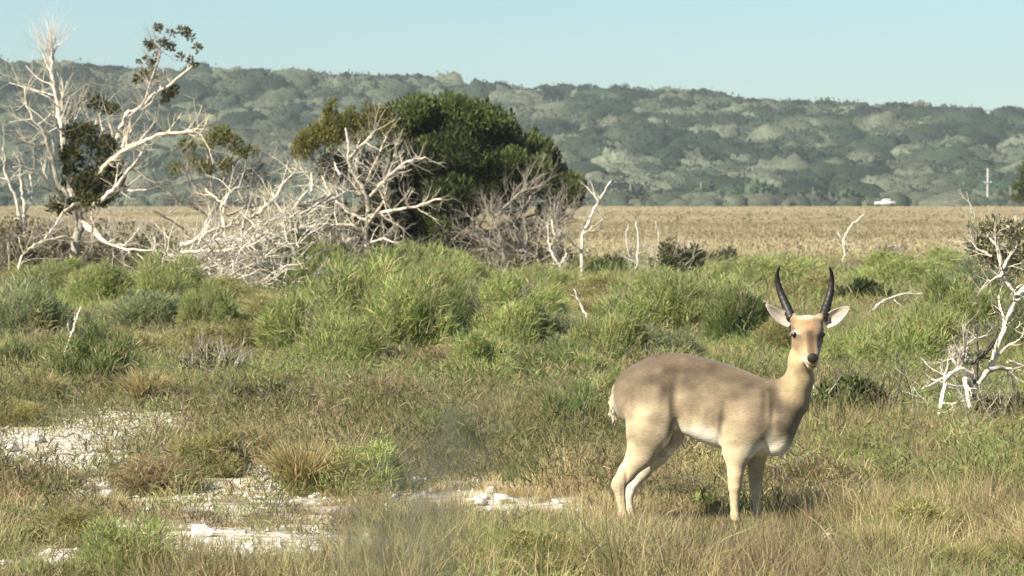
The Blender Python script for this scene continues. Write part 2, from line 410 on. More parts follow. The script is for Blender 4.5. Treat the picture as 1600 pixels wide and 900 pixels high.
def grow(b, p, d, L, r, level, rng, col, kids=3, spread=.7, up=.15, sides=5, tw=.35, drop=.62):
    """a wandering branch that forks into twigs"""
    k = 5 if level > 0 else 4
    pts = [np.array(p, float)]; d = np.array(d, float); d /= np.linalg.norm(d) + 1e-9
    for i in range(k):
        d = d + rng.normal(size=3) * tw * .5 + np.array([0, 0, up * .3]); d /= np.linalg.norm(d)
        pts.append(pts[-1] + d * L / k)
    rad = np.linspace(r, r * .35, k + 1)
    b.tube(pts, rad, sides if level > 0 else 3, col * (1 + rng.normal() * .12))
    if level > 0:
        for q in range(kids):
            i = rng.integers(1, k + 1); a = pts[i] - pts[i - 1]; a /= np.linalg.norm(a)
            nd = a + rng.normal(size=3) * spread; nd[2] += up
            grow(b, pts[i], nd, L * drop * (.6 + .6 * rng.random()), rad[i] * .6, level - 1, rng, col, kids, spread, up, sides, tw, drop)
    return pts
BARKS = {'pale': np.array([.54, .50, .42]), 'grey': np.array([.29, .265, .225]), 'dark': np.array([.10, .085, .065]), 'cream': np.array([.58, .52, .38])}

LIMBPTS = []
def fine_twigs(parent, n, L, rng, col, level=1, up=.5):
    """hair-thin dead twigs sprouting from all limbs built since LIMBPTS was cleared"""
    b = Buf(); A = np.vstack(LIMBPTS)
    for k in range(n):
        q = A[rng.integers(0, len(A))]
        grow(b, q, rng.normal(size=3) * .8 + [0, 0, up], L * (.5 + .8 * rng.random()), .009, level, rng, col * (.55 + .7 * rng.random()), 4, .55, .25, 4)
    b.build('twigs', M['bark'], parent); LIMBPTS.clear()

def limb(px_pts, Y, dY, th, rng, kids, bark, tw_len=.8, level=1, name='branch', parent=None, base=(0, 0, 0), thend=None):
    """a limb traced as pixels at its own distance, with twigs grown in all directions; dY = depth drift along it"""
    b = Buf(); n = len(px_pts)
    s = pxs(Y); P3 = []
    for i, (a, c) in enumerate(px_pts):
        y = Y + dY * i / max(n - 1, 1)
        P3.append(P(a, c, y))
    P3 = np.array(P3)
    # resample and add a wobble of the wood
    t = np.linspace(0, n - 1, (n - 1) * 4 + 1); Q = np.stack([np.interp(t, np.arange(n), P3[:, k]) for k in range(3)], -1)
    Q[1:-1] = (Q[:-2] + Q[1:-1] * 2 + Q[2:]) / 4
    Q += rng.normal(size=Q.shape) * .012 * (25 / s * 3)
    th = th * .92; r0 = th / s / 2; r1 = (thend if thend else th * .38) / s / 2
    rad = np.linspace(r0, r1, len(Q)) * (1 + rng.normal(size=len(Q)) * .08)
    col = BARKS[bark] if isinstance(bark, str) else bark
    b.tube(Q - base, rad, 7, col); LIMBPTS.append(Q[len(Q) // 4:] - base)
    for k in range(kids):
        i = rng.integers(len(Q) // 5, len(Q)); i = min(i, len(Q) - 1)
        tg = Q[i] - Q[i - 1]; tg /= np.linalg.norm(tg) + 1e-9
        d = tg * .8 + rng.normal(size=3) * .7; d[2] += .15
        grow(b, Q[i] - base, d, tw_len * (.5 + rng.random()), rad[i] * .5, level, rng, col * .92)
    return b.build(name, M['bark'], parent)

# ------------------------------------------------------------------ trees and dead wood
def thing_tree(name, px, py, label, cat, group=None):
    p = at(px, py); o = empty(name, p); tag(o, label, cat, group); return o, p
def leaves_part(parent, base, Y, lobes_px, n, size, pal, seed, name='crown', upness=.6, wid=.3, deep=1.0, shell=.55):
    rng = np.random.default_rng(seed); s = pxs(Y); L = []
    for (a, c, r, *rest) in lobes_px:
        rz = rest[0] if rest else r; dy = rest[1] if len(rest) > 1 else 0
        L.append((P(a, c, Y + dy) - base, (r / s, r / s * deep, rz / s)))
    V, T, cc = sprays(L, n, size, pal, rng, upness, wid, shell)
    return link(name, mesh_np(name, V, T, cc), M['leaf'], parent)

EVER = [(.036, .056, .024), (.050, .073, .028), (.070, .092, .032), (.10, .115, .036)]
OLIVE = [(.15, .165, .05), (.20, .20, .06), (.11, .13, .04), (.25, .21, .065)]
DKOL = [(.065, .07, .032), (.10, .095, .042), (.15, .125, .06)]

def bleached_tree():
    LIMBPTS.clear()
    o, p = thing_tree('dead_tree', 112, 440, 'tall bleached half-dead tree with a dark leafy tuft at its fork, at the left', 'tree')
    Y = p[1]; r = np.random.default_rng(11)
    limb([(112, 444), (114, 405), (121, 372), (126, 345), (118, 320), (114, 300)], Y, 0, 17, r, 3, 'grey', .7, 2, 'trunk', o, p, 11)
    for (pts, dy, th, kids, tl, bk) in [
        ([(114, 305), (101, 270), (100, 245), (96, 205), (94, 180), (87, 150), (82, 122), (82, 100), (79, 84)], .8, 10, 16, .9, 'pale'),
        ([(108, 310), (90, 285), (82, 250), (75, 225), (68, 205), (50, 185), (42, 160), (40, 138)], -.9, 8, 12, .8, 'pale'),
        ([(106, 318), (95, 308), (80, 290), (62, 268), (40, 262), (22, 260)], -1.4, 7, 10, .6, 'pale'),
        ([(75, 225), (56, 227), (38, 222)], -1.0, 5, 5, .5, 'pale'),
        ([(118, 318), (148, 290), (157, 260), (172, 238), (185, 210), (197, 178), (215, 172), (240, 148), (266, 132), (302, 104)], .9, 10, 12, .9, 'pale'),
        ([(148, 288), (160, 262), (190, 238), (215, 225), (245, 210), (275, 209), (300, 204), (316, 211)], -1.2, 9, 12, .7, 'cream'),
        ([(126, 330), (160, 312), (183, 292), (192, 275), (212, 255), (222, 240)], -1.6, 9, 7, .6, 'pale'),
        ([(170, 304), (187, 294), (205, 298), (232, 296)], -1.2, 6, 3, .4, 'pale'),
        ([(98, 240), (105, 200), (112, 180), (125, 160), (128, 145), (141, 128)], 1.5, 6, 10, .8, 'grey'),
        ([(137, 300), (146, 200), (152, 185), (162, 168)], 1.7, 5, 8, .7, 'pale'),
        ([(190, 238), (196, 215), (205, 205), (203, 193)], .4, 4, 4, .4, 'cream'),
        ([(118, 380), (100, 368), (62, 379), (45, 389), (30, 405), (25, 442)], -2.0, 6, 5, .5, 'cream'),
        ([(137, 330), (124, 318), (112, 320), (96, 336), (82, 358), (70, 372)], -1.8, 6, 4, .5, 'cream'),
        ([(126, 345), (150, 362), (173, 384), (193, 385), (205, 373), (218, 357)], -2.2, 6, 4, .5, 'cream'),
        ([(130, 352), (165, 380), (199, 391), (241, 391)], -2.4, 6, 2, .4, 'pale'),
        ([(200, 185), (225, 162), (234, 132), (245, 104), (252, 84), (250, 66)], 1.0, 5, 16, .45, 'grey')]:
        limb(pts, Y, dy, th, r, kids, bk, tl, 2, 'branch', o, p)
    fine_twigs(o, 150, 1.0, r, BARKS['grey'] * 1.15)
    # hair-fine bare twigs reaching into the sky above the left limb
    b = Buf()
    for k in range(26):
        q = P(80 + r.normal() * 3, 100 - r.random() * 20, Y + .8) - p
        grow(b, q, [r.normal() * .45 - .12, r.normal() * .4, 1.0], .95, .008, 1, r, np.array([.55, .50, .45]), 4, .35, .3)
    b.build('twigs', M['bark'], o)
    tufts = [(248, 45, 6), (268, 53, 5), (285, 48, 6), (297, 58, 6), (292, 50, 5), (231, 68, 6), (255, 67, 7), (238, 74, 6), (268, 75, 6), (310, 75, 6),
             (245, 87, 5), (231, 93, 5), (240, 101, 6), (283, 88, 5), (298, 94, 5), (305, 103, 4), (218, 99, 4), (262, 148, 8), (272, 142, 8), (258, 156, 6), (216, 125, 7), (226, 118, 7), (240, 118, 6)]
    leaves_part(o, p, Y + .9, tufts, 1500, .09, DKOL, 21, 'crown', .4, .5)
    leaves_part(o, p, Y, [(132 + 44 * math.sin(k * 2.4) * (k / 30) ** .5 + (k % 3) * 6, 256 + 58 * math.cos(k * 2.4) * (k / 30) ** .5, 4 + (k * 7 % 7), 4 + (k * 5 % 8)) for k in range(2, 34)] + [(108, 272, 9, 10), (165, 228, 14, 14), (150, 160, 15, 9, 1.6), (172, 172, 13, 8, 1.6), (128, 208, 18, 12), (118, 300, 26, 16, 1), (178, 262, 12, 14), (142, 285, 24, 16), (110, 245, 14, 14), (185, 285, 12, 10), (140, 312, 30, 12), (95, 322, 20, 12), (165, 305, 18, 10)],
                5200, .15, DKOL + EVER[1:] + [(.14, .13, .05)], 22, 'crown', .5, .35)
bleached_tree()

def snag_tree(px, py, label, traces, seed, group=None, name='dead_snag', bark='pale', kids=5, tl=.5, level=1, cat='dead tree'):
    o, p = thing_tree(name, px, py, label, cat, group); r = np.random.default_rng(seed)
    for i, (pts, dy, th) in enumerate(traces):
        limb(pts, p[1], dy, th, r, kids, bark, tl, level, 'trunk' if i == 0 else 'branch', o, p)
    return o, p

snag_tree(44, 430, 'thin bare double snag standing at the far left edge', [
    ([(44, 432), (41, 370), (39, 335), (37, 314), (33, 289), (31, 261)], .3, 7),
    ([(42, 380), (30, 330), (20, 295), (6, 270), (9, 250), (6, 232)], -.6, 7), ([(39, 335), (52, 300), (48, 270)], .5, 4)], 31)
snag_tree(97, 612, 'short broken pale stick leaning in the grass beside the dark green shrub at left', [
    ([(97, 614), (94, 590), (98, 565), (104, 545), (112, 520), (119, 502), (126, 480)], .2, 8), ([(119, 502), (116, 488)], 0, 4),
    ([(95, 600), (88, 580), (80, 570)], -.2, 5)], 32, kids=2, tl=.25)
snag_tree(224, 462, 'small forked cream sapling in the green shrubs right of the bleached tree', [
    ([(224, 462), (227, 440), (237, 420), (244, 400), (242, 372)], .2, 6), ([(228, 440), (215, 425), (195, 414)], -.3, 5), ([(236, 422), (225, 405), (213, 396)], .2, 3)], 33, bark='cream', kids=3, tl=.4)
snag_tree(628, 418, 'small chalk-white candelabra sapling in front of the dark evergreen', [
    ([(628, 420), (627, 398), (624, 376), (617, 356), (615, 338), (613, 322)], .1, 9), ([(625, 378), (606, 366), (588, 358)], -.3, 6),
    ([(626, 372), (640, 362), (652, 347)], .3, 6), ([(624, 370), (630, 350), (634, 332)], .2, 5), ([(636, 364), (642, 345), (640, 330)], .2, 4), ([(610, 366), (598, 352), (580, 352)], -.3, 4),
    ([(627, 395), (618, 384), (611, 380)], -.3, 5)], 34, bark='cream', kids=2, tl=.25)
snag_tree(877, 434, 'small forked white snag just left of the tall leaning one', [
    ([(877, 436), (874, 415), (862, 396), (857, 380), (856, 352)], 0, 6), ([(875, 416), (882, 404), (886, 392)], .2, 5), ([(860, 392), (866, 372), (862, 345)], .3, 4)], 35, kids=4, tl=.45)
snag_tree(909, 432, 'tall leaning dead stem reaching over the grass plain beside the evergreen', [
    ([(909, 434), (909, 395), (910, 368), (923, 338), (937, 313), (953, 284)], .3, 7), ([(908, 392), (890, 376), (874, 358)], -.5, 4), ([(935, 316), (925, 300), (915, 290)], .2, 3),
    ([(912, 366), (930, 352), (944, 340)], .4, 3)], 36, kids=6, tl=.35)
snag_tree(994, 438, 'thin forked pale snag left of the dark mid-field bush', [
    ([(994, 440), (995, 406), (998, 371), (993, 346)], 0, 5), ([(994, 412), (983, 396), (978, 368), (982, 350)], -.2, 4), ([(995, 400), (1002, 380)], .2, 2)], 37, kids=3, tl=.3)
snag_tree(1315, 418, 'crooked thin dead stem on the plain above the right horn', [
    ([(1315, 420), (1321, 392), (1317, 373), (1329, 353), (1340, 345), (1350, 335)], 0, 5), ([(1320, 395), (1334, 388), (1345, 384)], .2, 3), ([(1318, 376), (1308, 365)], 0, 3)], 38, bark='pale', kids=4, tl=.35)
snag_tree(1028, 432, 'tiny bare twig standing at the far side of the shrubs, mid-field', [([(1028, 434), (1026, 400), (1030, 372), (1024, 345)], 0, 3)], 39, kids=3, tl=.3)

# fallen bleached brush between the two big trees
def brush_tangle():
    o, p = thing_tree('dead_brush', 385, 466, 'sprawling tangle of bleached dead branches lying left of the evergreen', 'dead brush')
    Y = p[1] + 2; r = np.random.default_rng(51)
    for (pts, dy, th, kids) in [
        ([(300, 432), (320, 420), (340, 400), (366, 378), (390, 360)], .6, 7, 8), ([(284, 394), (315, 392), (345, 393), (372, 386)], -.4, 6, 6), ([(266, 430), (290, 420), (316, 414)], -.8, 5, 4),
        ([(352, 372), (349, 343), (348, 320), (334, 307), (321, 296)], .4, 6, 4), ([(348, 322), (357, 304), (367, 294), (390, 292)], .6, 5, 5),
        ([(345, 356), (373, 350), (388, 343), (410, 338)], .8, 8, 7), ([(355, 338), (380, 325), (402, 322), (420, 318)], 1.2, 6, 7),
        ([(400, 335), (418, 320), (431, 306), (441, 289), (457, 273)], 1.5, 9, 8), ([(390, 378), (410, 366), (428, 360), (450, 341), (470, 330)], .8, 7, 8),
        ([(410, 378), (430, 372), (454, 360), (480, 356), (512, 349)], 1.2, 9, 9), ([(470, 322), (488, 313), (508, 308), (524, 303)], 2.0, 8, 6), ([(480, 328), (498, 322), (518, 312), (540, 301)], 2.3, 8, 6),
        ([(398, 370), (397, 413), (400, 462)], 0, 6, 6), ([(336, 416), (347, 437), (356, 470)], 0, 6, 6), ([(366, 380), (364, 420), (376, 466)], -.4, 6, 6), ([(410, 420), (395, 440), (384, 468)], .3, 5, 5),
        ([(283, 384), (307, 377), (328, 360), (354, 352)], .2, 10, 6), ([(420, 440), (436, 430), (455, 415), (470, 400)], -.8, 5, 4), ([(340, 420), (362, 428), (384, 432), (410, 420)], -.4, 6, 6),
        ([(312, 470), (330, 452), (345, 430), (350, 410)], -.5, 5, 6), ([(240, 330), (262, 340), (284, 355), (300, 378)], 1.5, 5, 7), ([(225, 378), (250, 372), (275, 356), (292, 330)], 1.8, 4, 6)]:
        limb(pts, Y, dy, th, r, kids, ['pale', 'pale', 'cream', 'grey'][r.integers(0, 4)], .55, 2, 'branch', o, p)
    b = Buf()
    for k in range(330):
        a = r.random(); q = P(250 + a * 240, 462 - r.random() * (60 + 90 * a), Y + r.normal() * 1.2) - p
        grow(b, q, r.normal(size=3) * [1, .6, .5] + [.3, 0, .35], .55 + .4 * r.random(), .013, 1, r, BARKS['pale'] * (.55 + .6 * r.random()), 3, .6, .1)
    b.build('twigs', M['bark'], o)
brush_tangle()

def olive_tree():
    LIMBPTS.clear()
    o, p = thing_tree('sparse_tree', 330, 425, 'sparse grey-limbed tree with olive leaf tufts, behind the bleached brush', 'tree')
    Y = p[1] + 3; r = np.random.default_rng(61)
    limb([(330, 428), (332, 390), (338, 350), (340, 320)], Y, 0, 8, r, 3, 'grey', .6, 2, 'trunk', o, p)
    for (pts, dy) in [([(336, 345), (320, 310), (300, 285), (284, 262)], -.8), ([(340, 322), (348, 290), (362, 262), (388, 232)], .6), ([(340, 325), (330, 280), (322, 240), (330, 215)], 0),
                      ([(345, 300), (372, 280), (398, 268), (420, 250)], 1), ([(398, 330), (392, 290), (378, 262)], 1), ([(336, 340), (290, 320), (262, 300)], -.5), ([(340, 330), (380, 310), (410, 300)], .4)]:
        limb(pts, Y, dy, 4.5, r, 14, 'grey', .8, 2, 'branch', o, p)
    leaves_part(o, p, Y, [(345, 210, 20, 12), (330, 222, 14, 10), (362, 222, 16, 11), (378, 238, 13, 9), (292, 228, 14, 9), (318, 262, 16, 12), (300, 250, 12, 10), (352, 258, 13, 10), (395, 235, 10, 7), (275, 262, 12, 9)],
                2600, .11, OLIVE[:3], 62, 'crown', .4, .4)
    fine_twigs(o, 130, .8, r, BARKS['grey'])
olive_tree()

def evergreen():
    o, p = thing_tree('evergreen_tree', 715, 424, 'broad dark evergreen tree, the largest and densest in the field', 'tree')
    Y = p[1]; r = np.random.default_rng(71)
    limb([(705, 428), (703, 395), (700, 360), (712, 320)], Y, 0, 20, r, 2, 'dark', .8, 1, 'trunk', o, p)
    for pts, dy in [([(702, 385), (660, 350), (630, 300), (625, 250)], -1), ([(704, 370), (750, 330), (790, 280)], 1), ([(710, 330), (720, 260), (740, 200)], .5), ([(704, 380), (770, 360), (850, 330)], -.6), ([(715, 320), (690, 250), (680, 190)], 1)]:
        limb(pts, Y, dy, 10, r, 5, 'dark', .9, 1, 'branch', o, p)
    lob = [(705, 205, 50, 42), (760, 215, 52, 45), (650, 215, 42, 40), (815, 262, 44, 40), (860, 285, 38, 34, 1), (880, 300, 26, 22, 1), (730, 285, 70, 50), (650, 285, 50, 45), (790, 310, 50, 34),
           (700, 165, 18, 22), (725, 172, 15, 24), (762, 178, 18, 20), (640, 175, 17, 18), (622, 190, 20, 22), (675, 180, 16, 22), (795, 205, 22, 26), (840, 240, 22, 20), (700, 340, 52, 28), (640, 340, 36, 28),
           (720, 230, 48, 40, -1.6), (665, 250, 40, 34, -1.5), (780, 260, 40, 34, -1.4), (700, 300, 48, 30, -1.7), (745, 178, 12, 18), (660, 168, 10, 16), (783, 190, 10, 14), (612, 230, 20, 30), (862, 262, 16, 12)]
    lob += [(620, 385, 34, 22), (690, 395, 46, 22), (750, 385, 42, 26), (810, 365, 40, 26), (660, 365, 40, 26), (860, 335, 26, 20)]
    lob = [(a, b_ + max(0, (235 - b_) * .17), c, d, *e) for (a, b_, c, d, *e) in lob]
    rl = np.random.default_rng(74); lob = [(a, b_, c * .86, d * .84, *e) for (a, b_, c, d, *e) in lob]
    lob += [(640, 172, 8, 20), (655, 166, 6, 14), (700, 166, 9, 20), (712, 172, 8, 16), (745, 174, 8, 18), (775, 184, 9, 20), (794, 190, 8, 18), (622, 180, 8, 16), (680, 176, 8, 16), (760, 172, 6, 14), (835, 218, 8, 16), (868, 250, 8, 14), (612, 176, 8, 14)]
    for k in range(46):
        q = lob[rl.integers(0, 26)]; an = rl.random() * 6.28; lob.append((q[0] + math.cos(an) * q[2] * .8, q[1] + math.sin(an) * q[3] * .75, 13 + 9 * rl.random(), 11 + 10 * rl.random(), -1.6 * rl.random()))
    leaves_part(o, p, Y, lob, 64000, .15, EVER, 72, 'crown', .9, .34, 1.05, .7)
    leaves_part(o, p, Y - .4, [(a - 3, b_ - 5, c * 1.0, d * .95, *e) for (a, b_, c, d, *e) in lob[:18] + lob[-46:]], 24000, .13, [(.115, .15, .045), (.15, .175, .052), (.09, .12, .04)], 73, 'sunlit_leaves', 1.0, .3, 1.05, .92)  # paler leaves on the sunward shell: sunlight put into their colour
evergreen()

def half_dead():
    LIMBPTS.clear()
    o, p = thing_tree('half_dead_tree', 572, 424, 'half-dead tree with white bare limbs and yellow-olive tufts, against the evergreen', 'tree')
    Y = p[1] - 1.5; r = np.random.default_rng(81)
    limb([(572, 426), (571, 390), (574, 345), (574, 308)], Y, 0, 12, r, 4, 'grey', .6, 2, 'trunk', o, p)
    for (pts, dy, th) in [([(574, 330), (574, 308), (560, 285), (547, 262), (545, 244), (540, 200)], -.6, 8), ([(545, 246), (564, 228), (586, 206)], -.8, 6), ([(574, 310), (588, 296), (612, 268), (644, 250), (664, 247)], -.7, 7),
                          ([(568, 292), (582, 262), (605, 214)], -.3, 5), ([(600, 285), (614, 256), (619, 222)], -.2, 5), ([(572, 345), (540, 330), (515, 300), (487, 240)], .4, 6), ([(487, 300), (486, 270), (490, 232)], .5, 5),
                          ([(574, 340), (600, 330), (650, 322), (690, 310)], -.8, 7), ([(572, 360), (548, 352), (520, 352), (490, 345)], -.6, 7), ([(530, 272), (520, 250), (512, 225)], .4, 4), ([(570, 380), (600, 372), (630, 384)], -.5, 5),
                          ([(560, 370), (530, 380), (500, 372)], -.4, 6), ([(574, 312), (560, 300), (530, 296), (505, 280)], -.8, 5), ([(574, 350), (598, 318), (606, 290)], -.8, 5)]:
        limb(pts, Y, dy, th * .95, r, 11, BARKS['pale'] * 1.1, .6, 2, 'branch', o, p)
    leaves_part(o, p, Y, [(520, 168, 6, 13), (512, 178, 7, 12), (548, 178, 7, 12), (575, 174, 8, 12), (600, 178, 8, 12), (520, 190, 13, 15), (482, 222, 20, 18), (500, 205, 16, 14), (545, 195, 18, 15), (575, 192, 18, 14), (600, 200, 18, 16), (470, 238, 14, 14), (590, 182, 12, 14), (560, 215, 20, 14), (520, 215, 20, 16)],
                7000, .13, OLIVE, 82, 'crown', .9, .3)
    leaves_part(o, p, Y + 1.0, [(560, 370, 48, 34), (600, 395, 45, 26), (520, 340, 35, 30), (600, 330, 40, 35), (570, 270, 34, 34), (520, 262, 26, 28), (640, 395, 34, 20), (480, 345, 28, 22)], 15000, .14, DKOL + EVER[:2], 83, 'foliage', .5, .35)
    fine_twigs(o, 150, .7, r, BARKS['grey'] * 1.3)
half_dead()

def grey_thicket():
    o, p = thing_tree('bare_thicket', 820, 426, 'grey leafless thicket at the right foot of the dark evergreen', 'dead brush')
    Y = p[1] - 1; r = np.random.default_rng(91)
    for (pts, dy) in [([(845, 428), (838, 390), (846, 360), (862, 330)], 0), ([(790, 425), (785, 380), (772, 345), (766, 318)], -.6), ([(815, 425), (825, 370), (815, 330), (835, 300)], .4), ([(766, 345), (790, 322), (815, 300), (838, 292)], 0),
                      ([(860, 425), (872, 390), (880, 350), (896, 335)], .5), ([(790, 400), (760, 380), (735, 365)], -.4), ([(840, 400), (800, 385), (775, 392)], 0), ([(846, 360), (870, 345), (890, 340)], 0)]:
        limb(pts, Y, dy, 5.5, r, 18, 'grey', .75, 2, 'branch', o, p)
    b = Buf()
    for k in range(170):
        q = P(735 + r.random() * 160, 425 - r.random() * 85, Y + r.normal() * .9) - p
        grow(b, q, r.normal(size=3) * [1, 1, .5] + [0, 0, .7], .6, .010, 1, r, BARKS['grey'] * (.5 + .6 * r.random()), 4, .6, .2)
    b.build('twigs', M['bark'], o)
    leaves_part(o, p, Y + .8, [(760, 400, 30, 22), (800, 395, 30, 24), (840, 400, 26, 20), (875, 400, 20, 18)], 3000, .11, DKOL, 92, 'foliage')
grey_thicket()

def thorny_bush(px, py, w, h, label, seed, leafpal=DKOL, nleaf=1500, bark='grey', ntw=60, pale=0, name='thorny_bush', size=.1):
    """a tangled low bush: twigs from the base plus leaf tufts"""
    o, p = thing_tree(name, px, py, label, 'bush'); r = np.random.default_rng(seed)
    s = pxs(p[1]); W = w / s / 2; H = h / s
    b = Buf()
    for k in range(ntw):
        q = np.array([r.normal() * W * .35, r.normal() * W * .3, 0])
        col = BARKS['pale'] if r.random() < pale else BARKS[bark]
        grow(b, q, [r.normal() * .75 * W / H * 1.1, r.normal() * .5, .8], H * (.6 + .4 * r.random()), .008 + .008 * r.random(), 2 if ntw < 90 else 1, r, col * (.6 + .6 * r.random()), 3, .6, .15, 4)
    b.build('twigs', M['bark'], o)
    L = []
    for k in range(20):
        a = r.random() * 6.28; f = r.random() ** .5; q = .10 + .16 * r.random()
        L.append((np.array([math.cos(a) * W * f * 1.0, math.sin(a) * W * f * .6, H * (.2 + .75 * r.random() * (1 - f * .6))]), (W * q * 1.2, W * q, H * q)))
    V, T, cc = sprays(L, nleaf, size, leafpal, r, .4, .42)
    link('foliage', mesh_np('foliage', V, T, cc), M['leaf'], o)
    return o
thorny_bush(60, 432, 170, 110, 'dark brown tangled bush at the foot of the bleached tree, left side', 101, DKOL + [(.09, .07, .045)], 3500, 'grey', 70, .2)
thorny_bush(165, 432, 150, 115, 'dark tangled bush hiding the base of the bleached tree, right side', 102, DKOL + [(.10, .08, .05)], 3500, 'grey', 70, .3)
thorny_bush(258, 425, 110, 70, 'low grey-brown bush between the bleached tree and the dead brush', 103, [(.09, .085, .035), (.12, .10, .05)], 1200, 'grey', 60, .3)
thorny_bush(330, 430, 150, 75, 'grey brush behind the middle of the bleached tangle', 114, [(.12, .105, .06), (.16, .13, .08)], 1400, 'grey', 80, .3)
thorny_bush(450, 430, 130, 95, 'grey-olive brush between the bleached tangle and the evergreen', 115, [(.12, .12, .05), (.16, .14, .07)], 2600, 'grey', 70, .3)
thorny_bush(530, 436, 120, 85, 'dark twiggy brush at the foot of the half-dead tree', 116, DKOL, 3600, 'grey', 60, .3)
thorny_bush(690, 434, 150, 60, 'dark low brush under the evergreen', 117, EVER + DKOL, 4200, 'dark', 30, .2)
thorny_bush(20, 440, 120, 80, 'brown brush at the left edge around the double snag', 118, [(.12, .10, .055), (.09, .085, .045)], 2000, 'grey', 60, .3)
thorny_bush(1050, 438, 82, 75, 'dark leafy bush with pale twigs in the middle of the shrub line', 104, EVER[1:] + DKOL, 2600, 'grey', 46, .5)
thorny_bush(1125, 420, 90, 36, 'low dark hedge-like bush right of the dark mid-field bush', 105, DKOL, 1200, 'grey', 24, .1)
thorny_bush(955, 436, 96, 42, 'low dark green bush right of the tall leaning dead stem', 106, EVER[1:], 1800, 'dark', 20)
thorny_bush(1393, 405, 46, 30, 'small round grey twiggy bush alone on the plain', 107, DKOL, 120, 'grey', 40, .1)
thorny_bush(1345, 478, 90, 48, 'dark twiggy bush directly right of the antelope\'s right horn', 108, EVER[:3], 1500, 'dark', 26, .1)
thorny_bush(780, 440, 110, 44, 'brownish twiggy bush in front of the grey leafless thicket', 109, [(.10, .085, .04), (.08, .075, .035)], 1100, 'grey', 44, .3)
thorny_bush(1340, 690, 170, 130, 'dark green broadleaf bush right behind the antelope\'s chest', 110, [(.11, .145, .05), (.15, .185, .065), (.19, .20, .085)], 5200, 'dark', 30, .1, size=.055)
thorny_bush(1555, 700, 130, 95, 'dark twiggy bush under the pale thorn tree at the right edge', 111, [(.13, .125, .06), (.18, .165, .09)], 3000, 'grey', 40, .2, size=.05)
thorny_bush(420, 655, 120, 62, 'low charcoal-green bush above the tall straw tussock', 112, [(.13, .135, .065), (.17, .17, .085)], 2600, 'dark', 30, 0, size=.05)
thorny_bush(335, 610, 110, 78, 'grey-brown twiggy bush at the upper edge of the pale sand', 113, [(.09, .085, .045), (.11, .095, .05)], 2000, 'grey', 50, .2, size=.05)

def thorn_tree():
    o, p = thing_tree('thorn_tree', 1505, 694, 'low thorn tree with whitewashed crooked limbs at the right edge', 'tree')
    Y = p[1]; r = np.random.default_rng(121)
    limb([(1515, 696), (1520, 650), (1524, 610), (1526, 565), (1545, 548)], Y, 0, 10, r, 5, 'dark', .3, 2, 'trunk', o, p, 7)
    for (pts, dy, th, bk, kids) in [([(1526, 600), (1545, 578), (1556, 551), (1572, 508), (1589, 464), (1567, 431), (1558, 410)], .4, 9, 'cream', 9), ([(1589, 464), (1604, 445), (1625, 425)], .5, 8, 'pale', 5),
                                    ([(1524, 590), (1500, 575), (1480, 589), (1469, 644), (1457, 687)], -.5, 8, 'pale', 7), ([(1524, 606), (1506, 592), (1512, 617), (1523, 660), (1536, 686)], -.6, 7, 'pale', 6),
                                    ([(1468, 655), (1442, 655), (1422, 640)], -.5, 5, 'pale', 3), ([(1484, 588), (1462, 596), (1440, 608)], -.5, 4, 'pale', 4), ([(1500, 575), (1508, 545), (1506, 510)], -.2, 4, 'grey', 5),
                                    ([(1545, 578), (1572, 573), (1582, 598), (1589, 622)], .2, 6, 'grey', 4), ([(1520, 570), (1505, 550), (1520, 530), (1545, 525)], .2, 5, 'grey', 6), ([(1500, 580), (1488, 560), (1500, 545)], 0, 5, 'grey', 8),
                                    ([(1575, 565), (1600, 572), (1620, 590)], .2, 5, 'cream', 4), ([(1572, 508), (1584, 515), (1600, 505)], .3, 3, 'cream', 2), ([(1567, 431), (1545, 440), (1530, 455)], .3, 4, 'grey', 7),
                                    ([(1567, 431), (1560, 390), (1540, 362), (1520, 350)], .4, 5, 'grey', 14), ([(1565, 425), (1585, 390), (1598, 360)], .4, 5, 'grey', 14), ([(1550, 400), (1530, 390), (1515, 375)], .2, 3, 'grey', 10)]:
        limb(pts, Y, dy, th * 1.4, r, kids, BARKS[bk] * (1.35 if bk != 'grey' else 1.4), .22, 2, 'branch', o, p)
    leaves_part(o, p, Y + .3, [(1530, 360, 18, 13), (1560, 350, 20, 10), (1590, 358, 20, 12), (1520, 385, 13, 13), (1550, 385, 20, 14), (1585, 390, 22, 16), (1610, 375, 20, 20), (1545, 410, 14, 9), (1590, 415, 16, 10), (1497, 556, 12, 9), (1525, 560, 9, 16)],
                1900, .055, [(.30, .30, .17), (.40, .38, .25), (.50, .47, .34)], 122, 'crown', .3, .5, 1.2)
thorn_tree()

def lone_tree():
    o, p = thing_tree('bushy_tree', 1618, 340, 'dark olive tree cut by the right edge, at the far side of the plain', 'tree')
    Y = p[1]; r = np.random.default_rng(131)
    limb([(1618, 342), (1616, 318), (1622, 295)], Y, 0, 5, r, 2, 'grey', 1.2, 1, 'trunk', o, p)
    leaves_part(o, p, Y, [(1612, 268, 18, 16), (1625, 285, 26, 18), (1596, 290, 12, 9), (1612, 305, 20, 12), (1640, 270, 24, 20), (1590, 312, 8, 6)], 6000, .45, EVER + OLIVE[:1], 132, 'crown', .5, .4)
lone_tree()

